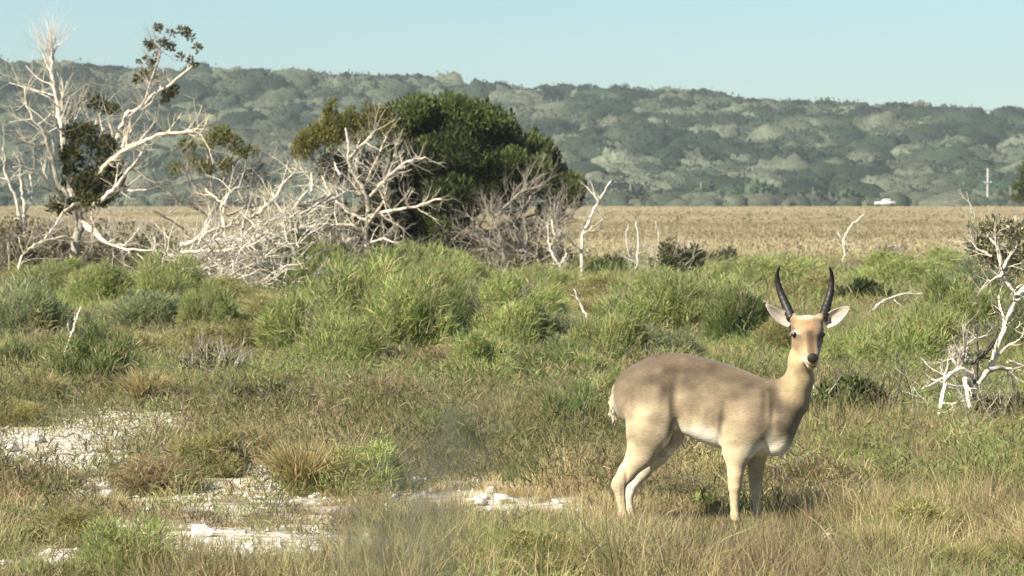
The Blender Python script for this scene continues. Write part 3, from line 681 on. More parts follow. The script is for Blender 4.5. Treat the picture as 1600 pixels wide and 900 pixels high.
def branch_thing(px, py, label, pts, dy, th, seed, bark='cream', kids=3):
    o, p = thing_tree('fallen_branch', px, py, label, 'branch'); r = np.random.default_rng(seed)
    limb(pts, p[1], dy, th, r, kids, bark, .25, 1, 'bough', o, p)
branch_thing(1380, 500, 'long pale dead branch arching over the shrubs right of the antelope\'s head', [(1340, 506), (1362, 486), (1378, 472), (1400, 462), (1440, 458), (1482, 455)], 1.0, 6, 141, 'pale')
branch_thing(1190, 490, 'short white dead branch poking up left of the antelope\'s ear', [(1222, 500), (1206, 478), (1180, 462), (1152, 452)], .6, 5, 142)
branch_thing(460, 452, 'curved pale branch lying before the tall yellow-green shrub', [(402, 444), (425, 440), (448, 425), (470, 405)], 0, 4, 143)
branch_thing(700, 466, 'thin white forked branch at the right of the hollow green shrub', [(716, 478), (702, 462), (690, 448), (684, 438)], 0, 4, 144)
branch_thing(575, 772, 'short pale stick in the litter under the green tuft', [(584, 778), (576, 764), (566, 747)], 0, 7, 145)
branch_thing(915, 520, 'bleached stump stick standing in the pale grass behind the antelope', [(922, 524), (916, 490), (905, 470), (896, 452)], .2, 5, 146, 'pale', 5)
branch_thing(822, 622, 'grey crooked stick among shrubs left of the antelope\'s rump', [(823, 626), (820, 595), (806, 586), (790, 580)], .2, 5, 147, 'grey', 3)

# ------------------------------------------------------------------ shrubs and tussocks: prototypes, then copies
PAL = {
    'green': [(.27, .335, .11), (.33, .39, .14), (.21, .27, .09), (.41, .43, .17)],
    'dark':  [(.12, .165, .06), (.16, .205, .075), (.20, .24, .09)],
    'grey':  [(.20, .24, .125), (.24, .28, .15), (.16, .20, .10)],
    'olive': [(.30, .29, .11), (.36, .33, .14), (.23, .235, .085)],
    'brown': [(.25, .195, .115), (.32, .25, .15), (.19, .15, .095), (.26, .23, .11)],
    'straw': [(.52, .43, .23), (.44, .36, .18), (.36, .31, .14)]}
def shrub_mesh(kind, seed):
    r = np.random.default_rng(seed); n = 15000
    lob = []
    for k in range(13):
        a = r.random() * 6.283; f = math.sqrt(r.random()) * .36
        h = (.62 - 1.0 * f * f) * (.35 + .85 * r.random())
        q = .10 + .10 * r.random(); lob.append((np.array([math.cos(a) * f, math.sin(a) * f, h * .78]), (q, q, .20 + .12 * r.random())))
    for k in range(7):
        a = k * .9 + r.random(); lob.append((np.array([math.cos(a) * .33, math.sin(a) * .33, .22]), (.15, .15, .22)))
    idx = r.integers(0, len(lob), n); cen = np.array([l[0] for l in lob])[idx]; rad = np.array([l[1] for l in lob])[idx]
    d = r.normal(size=(n, 3)); d /= np.linalg.norm(d, axis=1)[:, None]
    p = cen + d * rad * (.45 + .6 * r.random((n, 1)) ** .4)
    p[:, 2] = np.abs(p[:, 2])
    dv = np.array([0, 0, 1.2]) + p * [.9, .9, 0] + r.normal(size=(n, 3)) * .62 + d * .35
    c = mixcol(PAL[kind], n, r, .16) * (.8 + .4 * r.random(len(lob))[idx][:, None])
    # a few dry sprigs
    dry = r.random(n) < (.05 + .12 * (idx % 4 == 0)); c[dry] = mixcol(PAL['straw'], dry.sum(), r)
    L = .05 + .09 * r.random(n)
    return mesh_np('foliage', *blades(p, dv, L, .0045 + L * .03, r.random(n) * .3, c, r))
def tussock_mesh(kind, seed, n=1500):
    r = np.random.default_rng(seed)
    a = r.random(n) * 6.283; f = np.sqrt(r.random(n)) * .16
    p = np.stack([np.cos(a) * f, np.sin(a) * f, f * 0], -1)
    lean = .12 + .75 * r.random(n) ** 1.3; a2 = a + r.normal(size=n) * .7
    dv = np.stack([np.cos(a2) * lean, np.sin(a2) * lean, np.ones(n)], -1)
    L = (.5 + .5 * r.random(n)) * .95
    c = mixcol(PAL[kind] + PAL['olive'][:1], n, r, .2)
    return mesh_np('blades', *blades(p, dv, L, .012 + .010 * r.random(n), .1 + .5 * r.random(n), c, r))
def stems_mesh(seed):
    r = np.random.default_rng(seed); b = Buf()
    for k in range(22):
        a = r.random() * 6.28
        grow(b, [math.cos(a) * .05, math.sin(a) * .05, -.03], [math.cos(a) * .7, math.sin(a) * .7, 1], .62, .009, 1, r, np.array([.26, .23, .18]), 3, .4, .3, 4)
    return b.mesh('stems')
SH = {k: [shrub_mesh(k, 200 + i * 10 + j) for j in range(5)] for i, k in enumerate(['green', 'dark', 'grey', 'olive', 'brown'])}
TS = {k: [tussock_mesh(k, 300 + i * 10 + j) for j in range(3)] for i, k in enumerate(['straw', 'olive'])}
ST = [stems_mesh(400 + j) for j in range(3)]
rs = random.Random(7)
GR = {'green': 'bright green feathery shrubs', 'dark': 'dark green shrubs', 'grey': 'grey-green shrubs', 'olive': 'olive shrubs', 'brown': 'brown heath shrubs'}
def shrub(px, py, wpx, hpx, kind, label):
    p = at(px, py); s = pxs(p[1]); j = rs.randrange(5)
    o = empty('feathery_shrub' if kind != 'brown' else 'heath_shrub', p - [0, 0, .02], rs.random() * 6.28, (wpx / s * 1.36, wpx / s * 1.2, hpx / s * {'green': 1.62, 'dark': 1.5, 'grey': 1.4, 'olive': 1.15, 'brown': .95}[kind] * (.92 + .16 * rs.random())))
    tag(o, label, 'shrub', GR[kind])
    link('foliage', SH[kind][j], M['leaf'], o); link('stems', ST[j % 3], M['wood'], o)
def tussock(px, py, wpx, hpx, kind, label):
    p = at(px, py); s = pxs(p[1])
    o = link('grass_tussock', TS[kind][rs.randrange(3)], M['grass'], None, p - [0, 0, .01])
    o.rotation_euler = (0, 0, rs.random() * 6.28); o.scale = (wpx / s * .75, wpx / s * .75, hpx / s * 1.05)
    tag(o, label, 'grass tussock', 'tall grass tussocks')
for a in [
    (490, 462, 120, 82, 'green', 'tall yellow-green shrub at the right foot of the bleached brush'),
    (645, 480, 130, 78, 'green', 'rounded green shrub directly under the white candelabra sapling'),
    (560, 530, 150, 105, 'green', 'bright green shrub at the top centre of the big left-middle clump'),
    (480, 560, 120, 95, 'green', 'yellow-green shrub on the left shoulder of the big clump'),
    (640, 560, 150, 105, 'green', 'bright green shrub on the right side of the big left-middle clump'),
    (530, 600, 130, 90, 'green', 'lowest bright green shrub of the big left-middle clump'),
    (715, 545, 85, 85, 'dark', 'dark shaded shrub closing the right end of the big green clump'),
    (690, 505, 90, 80, 'green', 'green shrub just behind the dark end of the big clump'),
    (815, 505, 110, 68, 'green', 'green shrub left of the bleached stump stick'),
    (800, 560, 110, 80, 'green', 'green shrub between the big clump and the grey crooked stick'),
    (890, 560, 95, 60, 'grey', 'grey-green shrub below the bleached stump stick'),
    (870, 620, 130, 75, 'dark', 'dark green shrub around the grey crooked stick'),
    (1005, 530, 130, 88, 'green', 'bright green shrub behind the antelope\'s rump, left of two'),
    (1085, 530, 130, 82, 'green', 'bright green shrub behind the antelope\'s back, middle of the row'),
    (1150, 545, 85, 98, 'dark', 'dark upright shrub between the antelope\'s back and its head'),
    (950, 590, 110, 85, 'green', 'mid-green shrub touching the antelope\'s rump at its upper left'),
    (1035, 580, 120, 60, 'grey', 'low grey-green shrub half hidden by the antelope\'s back'),
    (895, 700, 95, 90, 'dark', 'dark green shrub beside the antelope\'s hind legs'),
    (695, 712, 90, 72, 'dark', 'small dark green shrub in the middle, right of the green tuft'),
    (560, 768, 110, 76, 'green', 'solitary bright green tuft in the dry grass, lower middle'),
    (145, 625, 115, 100, 'dark', 'dark green shrub right of the broken pale stick'),
    (45, 535, 120, 95, 'grey', 'grey-green shrub at the left edge below the double snag'),
    (15, 610, 80, 70, 'dark', 'dark shrub cut by the left edge, below the grey-green one'),
    (160, 480, 100, 62, 'green', 'yellow-green shrub under the trunk of the bleached tree'),
    (90, 470, 110, 52, 'green', 'green shrub at the left, under the dark brown tangled bush'),
    (262, 482, 90, 66, 'green', 'rounded green shrub around the cream sapling\'s right side'),
    (225, 520, 110, 60, 'grey', 'grey-green shrub below the cream sapling'),
    (325, 525, 70, 66, 'green', 'small green shrub below the left end of the bleached brush'),
    (265, 440, 90, 52, 'dark', 'dark rounded shrub behind the cream sapling'),
    (385, 560, 120, 70, 'olive', 'olive shrub left of the yellow-green shoulder of the clump'),
    (300, 560, 110, 60, 'olive', 'olive shrub above the grey-brown twiggy bush'),
    (205, 575, 110, 60, 'olive', 'olive shrub right above the dark shrub by the broken stick'),
    (1425, 590, 130, 100, 'green', 'large green shrub right of the antelope\'s head'),
    (1490, 555, 120, 100, 'green', 'green shrub behind the pale thorn tree\'s left limbs'),
    (1340, 590, 110, 66, 'green', 'green shrub touching the antelope\'s muzzle on the right'),
    (1580, 560, 100, 90, 'grey', 'grey-green shrub behind the thorn tree at the right edge'),
    (1400, 455, 130, 46, 'green', 'low green shrub on the skyline of the shrub belt above the arching branch'),
    (1480, 440, 90, 44, 'green', 'low green shrub left of the thorn tree\'s leafy top'),
    (1530, 470, 90, 60, 'grey', 'pale grey-green shrub under the thorn tree\'s leafy top'),
    (1215, 455, 110, 44, 'green', 'low yellow-green shrub seen between the horns'),
    (1140, 452, 90, 40, 'green', 'low green shrub just left of the left horn'),
    (1270, 470, 90, 50, 'olive', 'olive shrub behind the right horn'),
    (930, 470, 90, 42, 'olive', 'olive shrub at the foot of the tall leaning dead stem'),
    (1040, 470, 100, 40, 'green', 'green shrub in front of the dark leafy bush with pale twigs'),
    (710, 450, 100, 44, 'green', 'low green shrub under the evergreen\'s right side'),
    (840, 462, 90, 40, 'green', 'low green shrub in front of the forked white snag'),
    (200, 915, 120, 90, 'green', 'bright green leafy shrub at the bottom edge, lower left'),
    (330, 918, 90, 56, 'grey', 'pale green shrub among white stones at the bottom edge'),
    (70, 915, 100, 44, 'green', 'low green shrub at the bottom left corner'),
    (845, 905, 170, 90, 'olive', 'broad yellow-green shrub at the bottom, left of the hind hooves'),
    (700, 600, 110, 80, 'brown', 'pinkish brown heath shrub under the dark end of the big clump'),
    (600, 640, 130, 70, 'brown', 'brown heath shrub below the big green clump'),
    (790, 660, 120, 70, 'brown', 'brown heath shrub below the dark shrub around the crooked stick'),
    (520, 670, 110, 62, 'olive', 'olive shrub between the charcoal-green bush and the brown heath'),
    (700, 660, 110, 50, 'olive', 'olive shrub behind the small dark green one in the middle'),
    (1280, 775, 120, 90, 'brown', 'olive-brown heath shrub in front of the antelope\'s chest'),
    (1450, 740, 150, 80, 'brown', 'brown heath shrub below the whitewashed limbs'),
    (1050, 790, 150, 70, 'brown', 'brown heath shrub seen under the antelope\'s belly'),
    (1420, 850, 140, 80, 'olive', 'olive shrub above the pale stone at the lower right'),
    (240, 770, 130, 90, 'brown', 'brown heath shrub in the middle of the pale sand, lower left'),
    (330, 745, 130, 85, 'olive', 'olive-tan shrub beside the brown one in the pale sand'),
    (45, 770, 130, 70, 'brown', 'brown heath shrub below the white patch at the left edge'),
    (90, 850, 140, 62, 'olive', 'olive shrub low at the left, above the corner shrub'),
    (1560, 800, 130, 80, 'olive', 'olive shrub at the right edge, lower half'),
    (590, 600, 80, 50, 'dark', 'small dark shrub at the foot of the big green clump'),
    (585, 486, 120, 66, 'green', 'green shrub behind the top of the big clump, under the half-dead tree'),
    (425, 525, 110, 66, 'olive', 'olive shrub behind the yellow-green left shoulder of the big clump'),
    (755, 615, 120, 74, 'green', 'green shrub in front of the gap between the two middle clumps'),
    (935, 668, 100, 72, 'green', 'green shrub just left of the antelope\'s rump and tail'),
    (625, 705, 120, 54, 'olive', 'olive shrub between the brown heath and the solitary green tuft'),
    (1235, 560, 90, 70, 'olive', 'olive shrub behind the antelope\'s neck'),
    (1395, 660, 140, 76, 'olive', 'olive shrub below the large green shrub right of the head'),
    (1500, 650, 120, 60, 'grey', 'grey-green shrub behind the whitewashed limbs of the thorn tree'),
    (105, 575, 100, 60, 'olive', 'olive shrub behind the broken pale stick at left'),
    (20, 665, 90, 46, 'olive', 'olive shrub at the left edge above the white boulder'),
    (960, 752, 120, 56, 'olive', 'olive shrub behind the antelope\'s hocks'),
    (1330, 752, 140, 80, 'olive', 'olive shrub right of the antelope\'s front legs, under the dark broadleaf bush'),
    (740, 575, 90, 60, 'olive', 'olive shrub between the dark end of the big clump and the next green shrub'),
    (910, 620, 80, 60, 'green', 'green shrub right of the grey crooked stick'),
    (360, 480, 100, 50, 'olive', 'russet-olive shrub under the hanging stems of the bleached brush'),
    (440, 620, 110, 60, 'olive', 'olive shrub right of the grey-brown twiggy bush'),
]: shrub(*a)
for a in [
    (470, 775, 150, 120, 'straw', 'tall straw-coloured tussock left of the solitary green tuft'),
    (400, 720, 120, 80, 'straw', 'straw tussock above the tall one, under the charcoal-green bush'),
    (225, 640, 110, 90, 'straw', 'straw tussock right of the dark shrub by the broken stick'),
    (60, 630, 110, 70, 'straw', 'straw tussock left of the broken pale stick'),
    (1005, 892, 120, 62, 'olive', 'yellow-green tussock hiding the hind hooves'),
    (1120, 905, 150, 74, 'olive', 'yellow-green tussock in front of the near front hoof'),
    (1215, 885, 110, 60, 'olive', 'yellow-green tussock right of the front hooves'),
    (1500, 905, 130, 80, 'olive', 'green tussock at the bottom right, under the pale stone'),
    (1580, 900, 110, 80, 'olive', 'green tussock in the bottom right corner'),
    (1370, 880, 110, 90, 'straw', 'straw tussock between the two pale stones at lower right'),
    (1260, 690, 100, 90, 'straw', 'straw tussock behind the antelope\'s throat'),
    (1415, 640, 110, 60, 'straw', 'straw tussock under the large green shrub right of the head'),
    (930, 500, 90, 50, 'straw', 'pale bleached tussock around the stump stick'),
    (420, 500, 100, 60, 'straw', 'russet-straw tussock under the bleached brush'),
    (1180, 860, 90, 40, 'olive', 'low green tussock between the front hooves and the stone'),
    (640, 720, 90, 50, 'straw', 'small straw tussock left of the small dark green shrub'),
    (1560, 740, 110, 60, 'straw', 'straw tussock under the dark twiggy bush at the right edge'),
]: tussock(*a)

def sprig(px, py, wpx, hpx, label, seed, n=90):
    """young plant with broad bright leaves"""
    p = at(px, py); s = pxs(p[1]); r = np.random.default_rng(seed)
    o = empty('leafy_sprig', p); tag(o, label, 'plant'); b = Buf(); W = wpx / s / 2; H = hpx / s
    tips = []
    for k in range(6):
        q = grow(b, [r.normal() * .02, r.normal() * .02, 0], [r.normal() * W / H, r.normal() * W / H, 1], H * (.7 + .3 * r.random()), .005, 0, r, np.array([.12, .13, .05]), 0)
        tips += q[2:]
    b.build('stems', M['wood'], o)
    t = np.array(tips)[r.integers(0, len(tips), n)] + r.normal(size=(n, 3)) * .02
    V, T, cc = cards(t, r.normal(size=(n, 3)) + [0, 0, .5], np.full(n, .06), np.full(n, .035), mixcol([(.20, .26, .06), (.25, .30, .08), (.15, .20, .05)], n, r), r)
    link('foliage', mesh_np('foliage', V, T, cc), M['leaf'], o)
sprig(1100, 808, 34, 34, 'small lime-green sprig between the hind and front legs', 1)
sprig(1318, 600, 60, 46, 'lime-green leafy sprig just right of the muzzle', 2, 160)
sprig(650, 610, 30, 40, 'yellow-flowered sprig below the big green clump', 3, 60)
sprig(275, 650, 50, 30, 'small yellowish sprig at the upper edge of the sand', 4, 60)

# ------------------------------------------------------------------ grass, undergrowth, gravel (nobody could count them)
def field_points(n, y0, y1, rng, power=1.0):
    u = rng.random(n); Y = np.sqrt(y0 ** 2 + u ** power * (y1 ** 2 - y0 ** 2))
    X = (rng.random(n) - .5) * (Y * .251 * (1.7 if y0 >= 120 else 1.22) + 3.0)
    return X, Y
ANT = at(1112, 823); 
def grass_colors(X, Y, n, rng):
    a = fbm(X / 1.6, Y / 3.0, 41, 3); g = fbm(X / 2.8 + 50, Y / 6, 47, 3)
    straw = mixcol([(.48, .40, .21), (.55, .46, .26), (.42, .34, .18)], n, rng); ol = mixcol([(.33, .31, .13), (.27, .265, .10), (.37, .34, .15)], n, rng)
    gr = mixcol([(.22, .27, .085), (.27, .31, .11)], n, rng); br = mixcol([(.30, .235, .14), (.24, .19, .115)], n, rng)
    k = a + rng.normal(size=n) * .12
    c = np.where((k > .52 - .05 * (1 - sstep(30, 40, Y)))[:, None], straw, ol)
    c = np.where((k < .36)[:, None], br, c)
    gz = g + .22 * sstep(36, 52, Y) + .10 * (1 - sstep(21, 24, Y)) + rng.normal(size=n) * .10
    c = np.where((gz > .70)[:, None], gr, c)
    return c
def grass():
    rng = np.random.default_rng(77)
    Vs, Ts, Cs, off = [], [], [], 0
    #          tufts   y0   y1   blades h     w      hvar
    for (nt_, y0, y1, nb, h, wd) in [(17000, 17.5, 36, 34, .35, .0036), (15000, 36, 64, 26, .24, .0060), (12000, 64, 120, 18, .30, .013), (21000, 120, 330, 9, .17, .06), (12000, 330, 1040, 7, .20, .22)]:
        X, Y = field_points(nt_, y0, y1, rng)
        dens = np.clip(1.1 - bare(X, Y) * .9, .22, 1) if y1 < 130 else np.ones(nt_)
        dn = fbm(X / 1.2, Y / 1.6, 61, 3); dens = dens * np.clip((dn - .28) * 3.2, .15, 1) if y1 < 130 else dens
        k = rng.random(nt_) < dens; X, Y = X[k], Y[k]; n = len(X); pot = bare_pot(X, Y)
        hh = h * (.10 + 1.75 * fbm(X / 1.3, Y / 1.9, 66, 2) ** 1.1) * (.7 + .6 * rng.random(n))
        hh = hh * (1 - .76 * np.clip(pot * 1.2, 0, 1))
        # the grass the antelope stands in is short
        da = np.exp(-((X - ANT[0]) / .75) ** 2 - ((Y - ANT[1]) / .9) ** 2); hh = hh * (1 - .80 * da)
        hh = hh * (1 - .62 * np.exp(-((X - ANT[0] - .1) / 1.2) ** 2 - ((Y - ANT[1] + 1.3) / 1.1) ** 2))
        X2 = np.repeat(X, nb); Y2 = np.repeat(Y, nb); H2 = np.repeat(hh, nb); m = len(X2)
        a = rng.random(m) * 6.283; f = np.sqrt(rng.random(m)) * (.07 + .16 * H2)
        if y1 >= 300: f = f * 3
        px = X2 + np.cos(a) * f; py = Y2 + np.sin(a) * f
        p = np.stack([px, py, ground(px, py) - .01], -1)
        lean = .1 + .8 * rng.random(m) ** 1.4; a2 = a + rng.normal(size=m) * .8
        dv = np.stack([np.cos(a2) * lean, np.sin(a2) * lean, np.ones(m)], -1)
        L = H2 * (.45 + .75 * rng.random(m))
        if y1 < 130:
            c = np.repeat(grass_colors(X, Y, n, rng), nb, axis=0) * (.8 + .4 * rng.random((m, 1)))
            fade = sstep(75, 120, Y2)[:, None]; far = mixcol([(.46, .36, .20), (.50, .41, .23), (.38, .32, .16)], m, rng); c = np.where(rng.random((m, 1)) < fade, far, c)
        else:
            bd = fbm(X2 / 83, Y2 / 90, 88, 3)
            c = np.where((bd * .5 + .28 - .22 * plain_band(X2, Y2) + rng.normal(size=m) * .06 > .44)[:, None], mixcol([(.40, .345, .205), (.36, .32, .18), (.43, .375, .225)], m, rng, .05), mixcol([(.30, .25, .145), (.27, .235, .13)], m, rng, .05))
        V, T, cc = blades(p, dv, L, np.full(m, wd) * (.7 + .6 * rng.random(m)), .08 + .5 * rng.random(m), c, rng)
        Vs.append(V); Ts.append(T + off); Cs.append(cc); off += len(V)
    tag(link('grass', mesh_np('grass', np.vstack(Vs), np.vstack(Ts), np.vstack(Cs)), M['grass']), 'dry and green grass covering the field', None, None, 'stuff')
grass()
def undergrowth():
    """low heath and creeping twigs between the shrubs"""
    rng = np.random.default_rng(78); Vs, Ts, Cs, off = [], [], [], 0
    for (nc, y0, y1, npc, rad, h, sz) in [(2600, 17.5, 25.5, 110, .18, .14, .030), (3800, 25.5, 44, 130, .25, .40, .042), (2400, 44, 75, 90, .36, .26, .055), (2000, 75, 125, 44, .5, .40, .11)]:
        X, Y = field_points(nc, y0, y1, rng)
        pt = bare_pot(X, Y); k = rng.random(nc) < np.clip(1.15 - bare(X, Y) * .5 - pt * .8, .10, 1); X, Y = X[k], Y[k]; n = len(X)
        kind = fbm(X / 2.2, Y / 4, 91, 2) + rng.normal(size=n) * .12 - .10 * (1 - sstep(30, 42, Y)) + .07 * sstep(40, 55, Y)
        pal = [mixcol([(.13, .14, .06), (.17, .165, .075)], n, rng), mixcol([(.25, .20, .12), (.31, .25, .15)], n, rng), mixcol([(.24, .24, .095), (.31, .295, .125)], n, rng), mixcol([(.19, .25, .08), (.25, .30, .10)], n, rng)]
        base = np.where((kind < .38)[:, None], pal[0], np.where((kind < .5)[:, None], pal[1], np.where((kind < .62)[:, None], pal[2], pal[3])))
        R_ = rad * (.5 + rng.random(n)); H_ = h * (.4 + .9 * rng.random(n))
        da = np.exp(-((X - ANT[0]) / .9) ** 2 - ((Y - ANT[1] + .3) / 1.2) ** 2); H_ = H_ * (1 - .85 * da)
        X2 = np.repeat(X, npc); Y2 = np.repeat(Y, npc); m = len(X2); R2 = np.repeat(R_, npc); H2 = np.repeat(H_, npc)
        a = rng.random(m) * 6.283; f = np.sqrt(rng.random(m)); zz = np.sqrt(np.clip(1 - f ** 2, 0, 1)) * (.25 + .75 * rng.random(m))
        px = X2 + np.cos(a) * f * R2; py = Y2 + np.sin(a) * f * R2
        p = np.stack([px, py, ground(px, py) + zz * H2], -1)
        dv = np.stack([np.cos(a) * .5, np.sin(a) * .5, .8 + 0 * a], -1) + rng.normal(size=(m, 3)) * .5
        L = sz * (.6 + .9 * rng.random(m))
        c = np.repeat(base, npc, axis=0) * (.7 + .6 * rng.random((m, 1)))
        V, T, cc = blades(p, dv, L * 1.6, L * .14, rng.random(m) * .3, c, rng)
        Vs.append(V); Ts.append(T + off); Cs.append(cc); off += len(V)
    tag(link('undergrowth', mesh_np('undergrowth', np.vstack(Vs), np.vstack(Ts), np.vstack(Cs)), M['grass']), 'low brown and green heath between the shrubs', None, None, 'stuff')
undergrowth()

def rock_shape(r, rng, n=2, flat=.55):
    import bmesh
    bm = bmesh.new(); bmesh.ops.create_icosphere(bm, subdivisions=n, radius=1)
    V = np.array([v.co[:] for v in bm.verts]); T = np.array([[v.index for v in f.verts] for f in bm.faces]); bm.free()
    sd = int(rng.integers(0, 9999))
    k = .7 + .55 * vnoise(V[:, 0] * 1.6 + 5, V[:, 1] * 1.6 + V[:, 2] * 2.1 + 5, sd) + .12 * vnoise(V[:, 0] * 6, V[:, 1] * 6 + V[:, 2] * 5, sd + 1)
    V = V * k[:, None] * [1, .8 + .3 * rng.random(), flat * (.7 + .5 * rng.random())] * r
    for q in range(11):  # broken faces
        nrm = rng.normal(size=3); nrm /= np.linalg.norm(nrm); d = V @ nrm; lim = r * .46 * (.75 + .45 * rng.random()); V = V - np.clip(d - lim, 0, None)[:, None] * nrm
    return V, T
def gravel():
    rng = np.random.default_rng(79); b = Buf(); shp = [rock_shape(1, rng, 1) for _ in range(8)]
    X, Y = field_points(30000, 17.5, 50, rng); bb = bare(X, Y); k = rng.random(len(X)) < bb * .5 + .012 + .05 * np.clip(bare_pot(X, Y), 0, 1); X, Y = X[k], Y[k]
    for x, y in zip(X, Y):
        V, T = shp[rng.integers(0, 8)]; s = .010 + .045 * rng.random() ** 4
        a = rng.random() * 6.28; ca, sa = math.cos(a), math.sin(a)
        V = V * s; V = np.stack([V[:, 0] * ca - V[:, 1] * sa, V[:, 0] * sa + V[:, 1] * ca, V[:, 2]], -1) + [x, y, float(ground(x, y)) + s * .15]
        g = .30 + .34 * rng.random(); b.add(V, T, None, np.array([g, g * .96, g * .88]))
    tag(b.build('gravel', M['rock'], smooth=False), 'white limestone rubble on the bare patches', None, None, 'stuff')
gravel()
rr = np.random.default_rng(80)
for (px, py, wpx, label) in [
    (1295, 852, 56, 'white limestone rock at the lower right, the largest one right of the antelope'),
    (1484, 868, 38, 'cream stone in the grass under the olive shrub at lower right'),
    (752, 790, 34, 'flat white rock at the left of the pile behind the hind hooves'),
    (782, 786, 44, 'broad white rock in the middle of the pale pile left of the antelope'),
    (768, 772, 32, 'small pale rock topmost in the pile left of the antelope'),
    (800, 808, 26, 'small white rock at the right foot of the pale pile'),
    (745, 812, 24, 'small white rock at the lower left foot of the pale pile'),
    (905, 812, 46, 'white slab just left of the hind hooves'),
    (918, 742, 32, 'small pale stone left of the antelope\'s hock'),
    (820, 698, 30, 'white stone left of the dark shrub by the hind legs'),
    (375, 766, 24, 'rounded white stone highest of those near the straw tussock'),
    (372, 798, 24, 'rounded white stone just below the highest one'),
    (292, 802, 20, 'white stone left of the two rounded stones'),
    (332, 796, 16, 'smallest white stone between its two rounded neighbours'),
    (278, 779, 14, 'little white stone under the olive-tan shrub'),
    (662, 776, 22, 'pale stone in the dusty hollow right of the green tuft'),
    (650, 752, 20, 'pale stone at the upper edge of the dusty hollow'),
    (640, 806, 20, 'pale stone at the lower edge of the dusty hollow'),
    (16, 706, 46, 'white boulder at the left edge in the sand'),
    (58, 692, 40, 'flat white rock right of the boulder at the left edge'),
    (120, 780, 44, 'flat pale rock in the bare strip at the left'),
    (165, 778, 34, 'pale rock beside the brown heath in the sand'),
    (310, 838, 56, 'broad white slab above the pale green shrub at the bottom'),
    (410, 872, 34, 'white rock upper left in the stony corner patch'),
    (455, 884, 44, 'large white rock in the stony patch at the bottom edge'),
    (490, 866, 34, 'white rock at the top of the stony bottom patch'),
    (520, 890, 38, 'rightmost white rock of the stony bottom patch'),
    (435, 855, 26, 'small white rock behind the stony bottom patch'),
    (105, 880, 40, 'pale slab above the bottom left corner shrub'),
    (745, 868, 28, 'pale stone left of the broad yellow-green shrub'),
]:
    p = at(px, py); r = wpx / pxs(p[1]) / 2; V, T = rock_shape(r * 1.05, rr, 3, .5)
    g = .38 + .16 * rr.random()
    o = link('limestone_rock', mesh_np('limestone_rock', V, T, np.array([g, g * .97, g * .9])[None, :].repeat(len(V), 0), False), M['rock'], None, p + [0, 0, r * .22])
    tag(o, label, 'rock', 'white limestone rocks')

# ------------------------------------------------------------------ far things
def utility_pole():
    p = at(1543, 322); p[1] = 1040; p[0] = (1543 - 800) / FPX * 1040; p[2] = float(ground(p[0], 1040))
    o = empty('utility_pole', p); tag(o, 'thin grey utility pole at the far edge of the plain', 'utility pole')
    g = np.array([.36, .36, .34])
    b = Buf(); b.tube([(0, 0, -.2), (0, 0, 5), (0, 0, 9.6)], [.3, .26, .2], 10, g); b.build('post', M['wood'], o)
    b = Buf(); b.tube([(-1.0, -.3, 6.0), (1.0, -.3, 6.0)], [.14, .14], 6, g); b.build('crossarm', M['wood'], o)
    for x in (-.85, .85):
        b = Buf(); b.tube([(x, -.3, 6.1), (x, -.3, 6.4)], [.11, .07], 8, np.array([.5, .5, .48])); b.build('insulator', M['paint'], o)
utility_pole()
def parked_car():
    p = np.array([(1383 - 800) / FPX * 1004, 1004, 0]); p[2] = float(ground(p[0], p[1]))
    o = empty('parked_pickup', p); tag(o, 'white pickup parked at the foot of the hill, beyond the plain', 'pickup')
    wht = np.array([.62, .62, .60])
    def hull(prof, w0, w1, z_mid, name, mat, col, parent):
        b = Buf(); n = len(prof); V = []
        for s in (-1, 1):
            for (x, z) in prof:
                V.append((x, s * (w0 if z < z_mid else w1), z))
        T = []
        Q = [(i, (i + 1) % n, n + (i + 1) % n, n + i) for i in range(n)]
        for i in range(1, n - 1): T += [(0, i + 1, i), (n, n + i, n + i + 1)]
        b.add(V, T, Q, col); return b.build(name, mat, parent, False)
    hull([(-2.6, .55), (-2.6, 1.15), (-1.2, 1.2), (-.2, 1.25), (2.55, 1.25), (2.6, .55)], .9, .88, 1.0, 'body', M['paint'], wht, o)
    hull([(-1.1, 1.2), (-.4, 1.85), (1.2, 1.9), (1.5, 1.25)], .84, .7, 1.5, 'cab', M['paint'], wht, o)
    for s in (-1, 1):
        b = Buf(); b.add([(-.7, s * .80, 1.3), (.9, s * .80, 1.3), (.8, s * .75, 1.75), (-.3, s * .75, 1.75)], None, [(0, 1, 2, 3)], (.03, .03, .04)); b.build('side_window', M['glass'], o)
    for x in (-1.7, 1.7):
        for s in (-1, 1):
            b = Buf(); b.tube([(x, s * .72, .38), (x, s * .92, .38)], [.38, .38], 16, np.array([.02, .02, .02])); b.build('wheel', M['tyre'], o)
parked_car()
# trees that stand proud of the skyline and along the hill's foot
def hill_tree(px, top, wpx, hpx, Y, label, pal, seed, name='thicket_tree', group=None, fixedground=False):
    s = pxs(Y); x = (px - 800) / FPX * Y; zt = CAMZ - (top - HZ) / s; H = hpx / s; g = float(ground(x, Y))
    o = empty(name, (x, Y, g)); tag(o, label, 'tree', group); r = np.random.default_rng(seed)
    H = max(H, 1); zc = zt - g
    b = Buf(); b.tube([(0, 0, -.5), (.1, 0, zc * .5), (0, .1, zc * .8)], [.35, .28, .2], 7, np.array([.16, .14, .11])); b.build('trunk', M['wood'], o)
    b = Buf(); W = wpx / s / 2
    for k in range(22):
        a = r.random() * 6.28; f = r.random() ** .5 * .85; q = .5 + .7 * r.random()
        dome(b, np.array([math.cos(a) * W * f, math.sin(a) * W * f, zc - H * (1.0 - .45 * r.random() * (1 - f * f)) - H * .1]), W * .30 * q, H * .38 * q, np.array(pal) * (.62 + .6 * r.random()), r, 60, (4, 9), 1.0)
    b.build('crown', M['hill'], o)
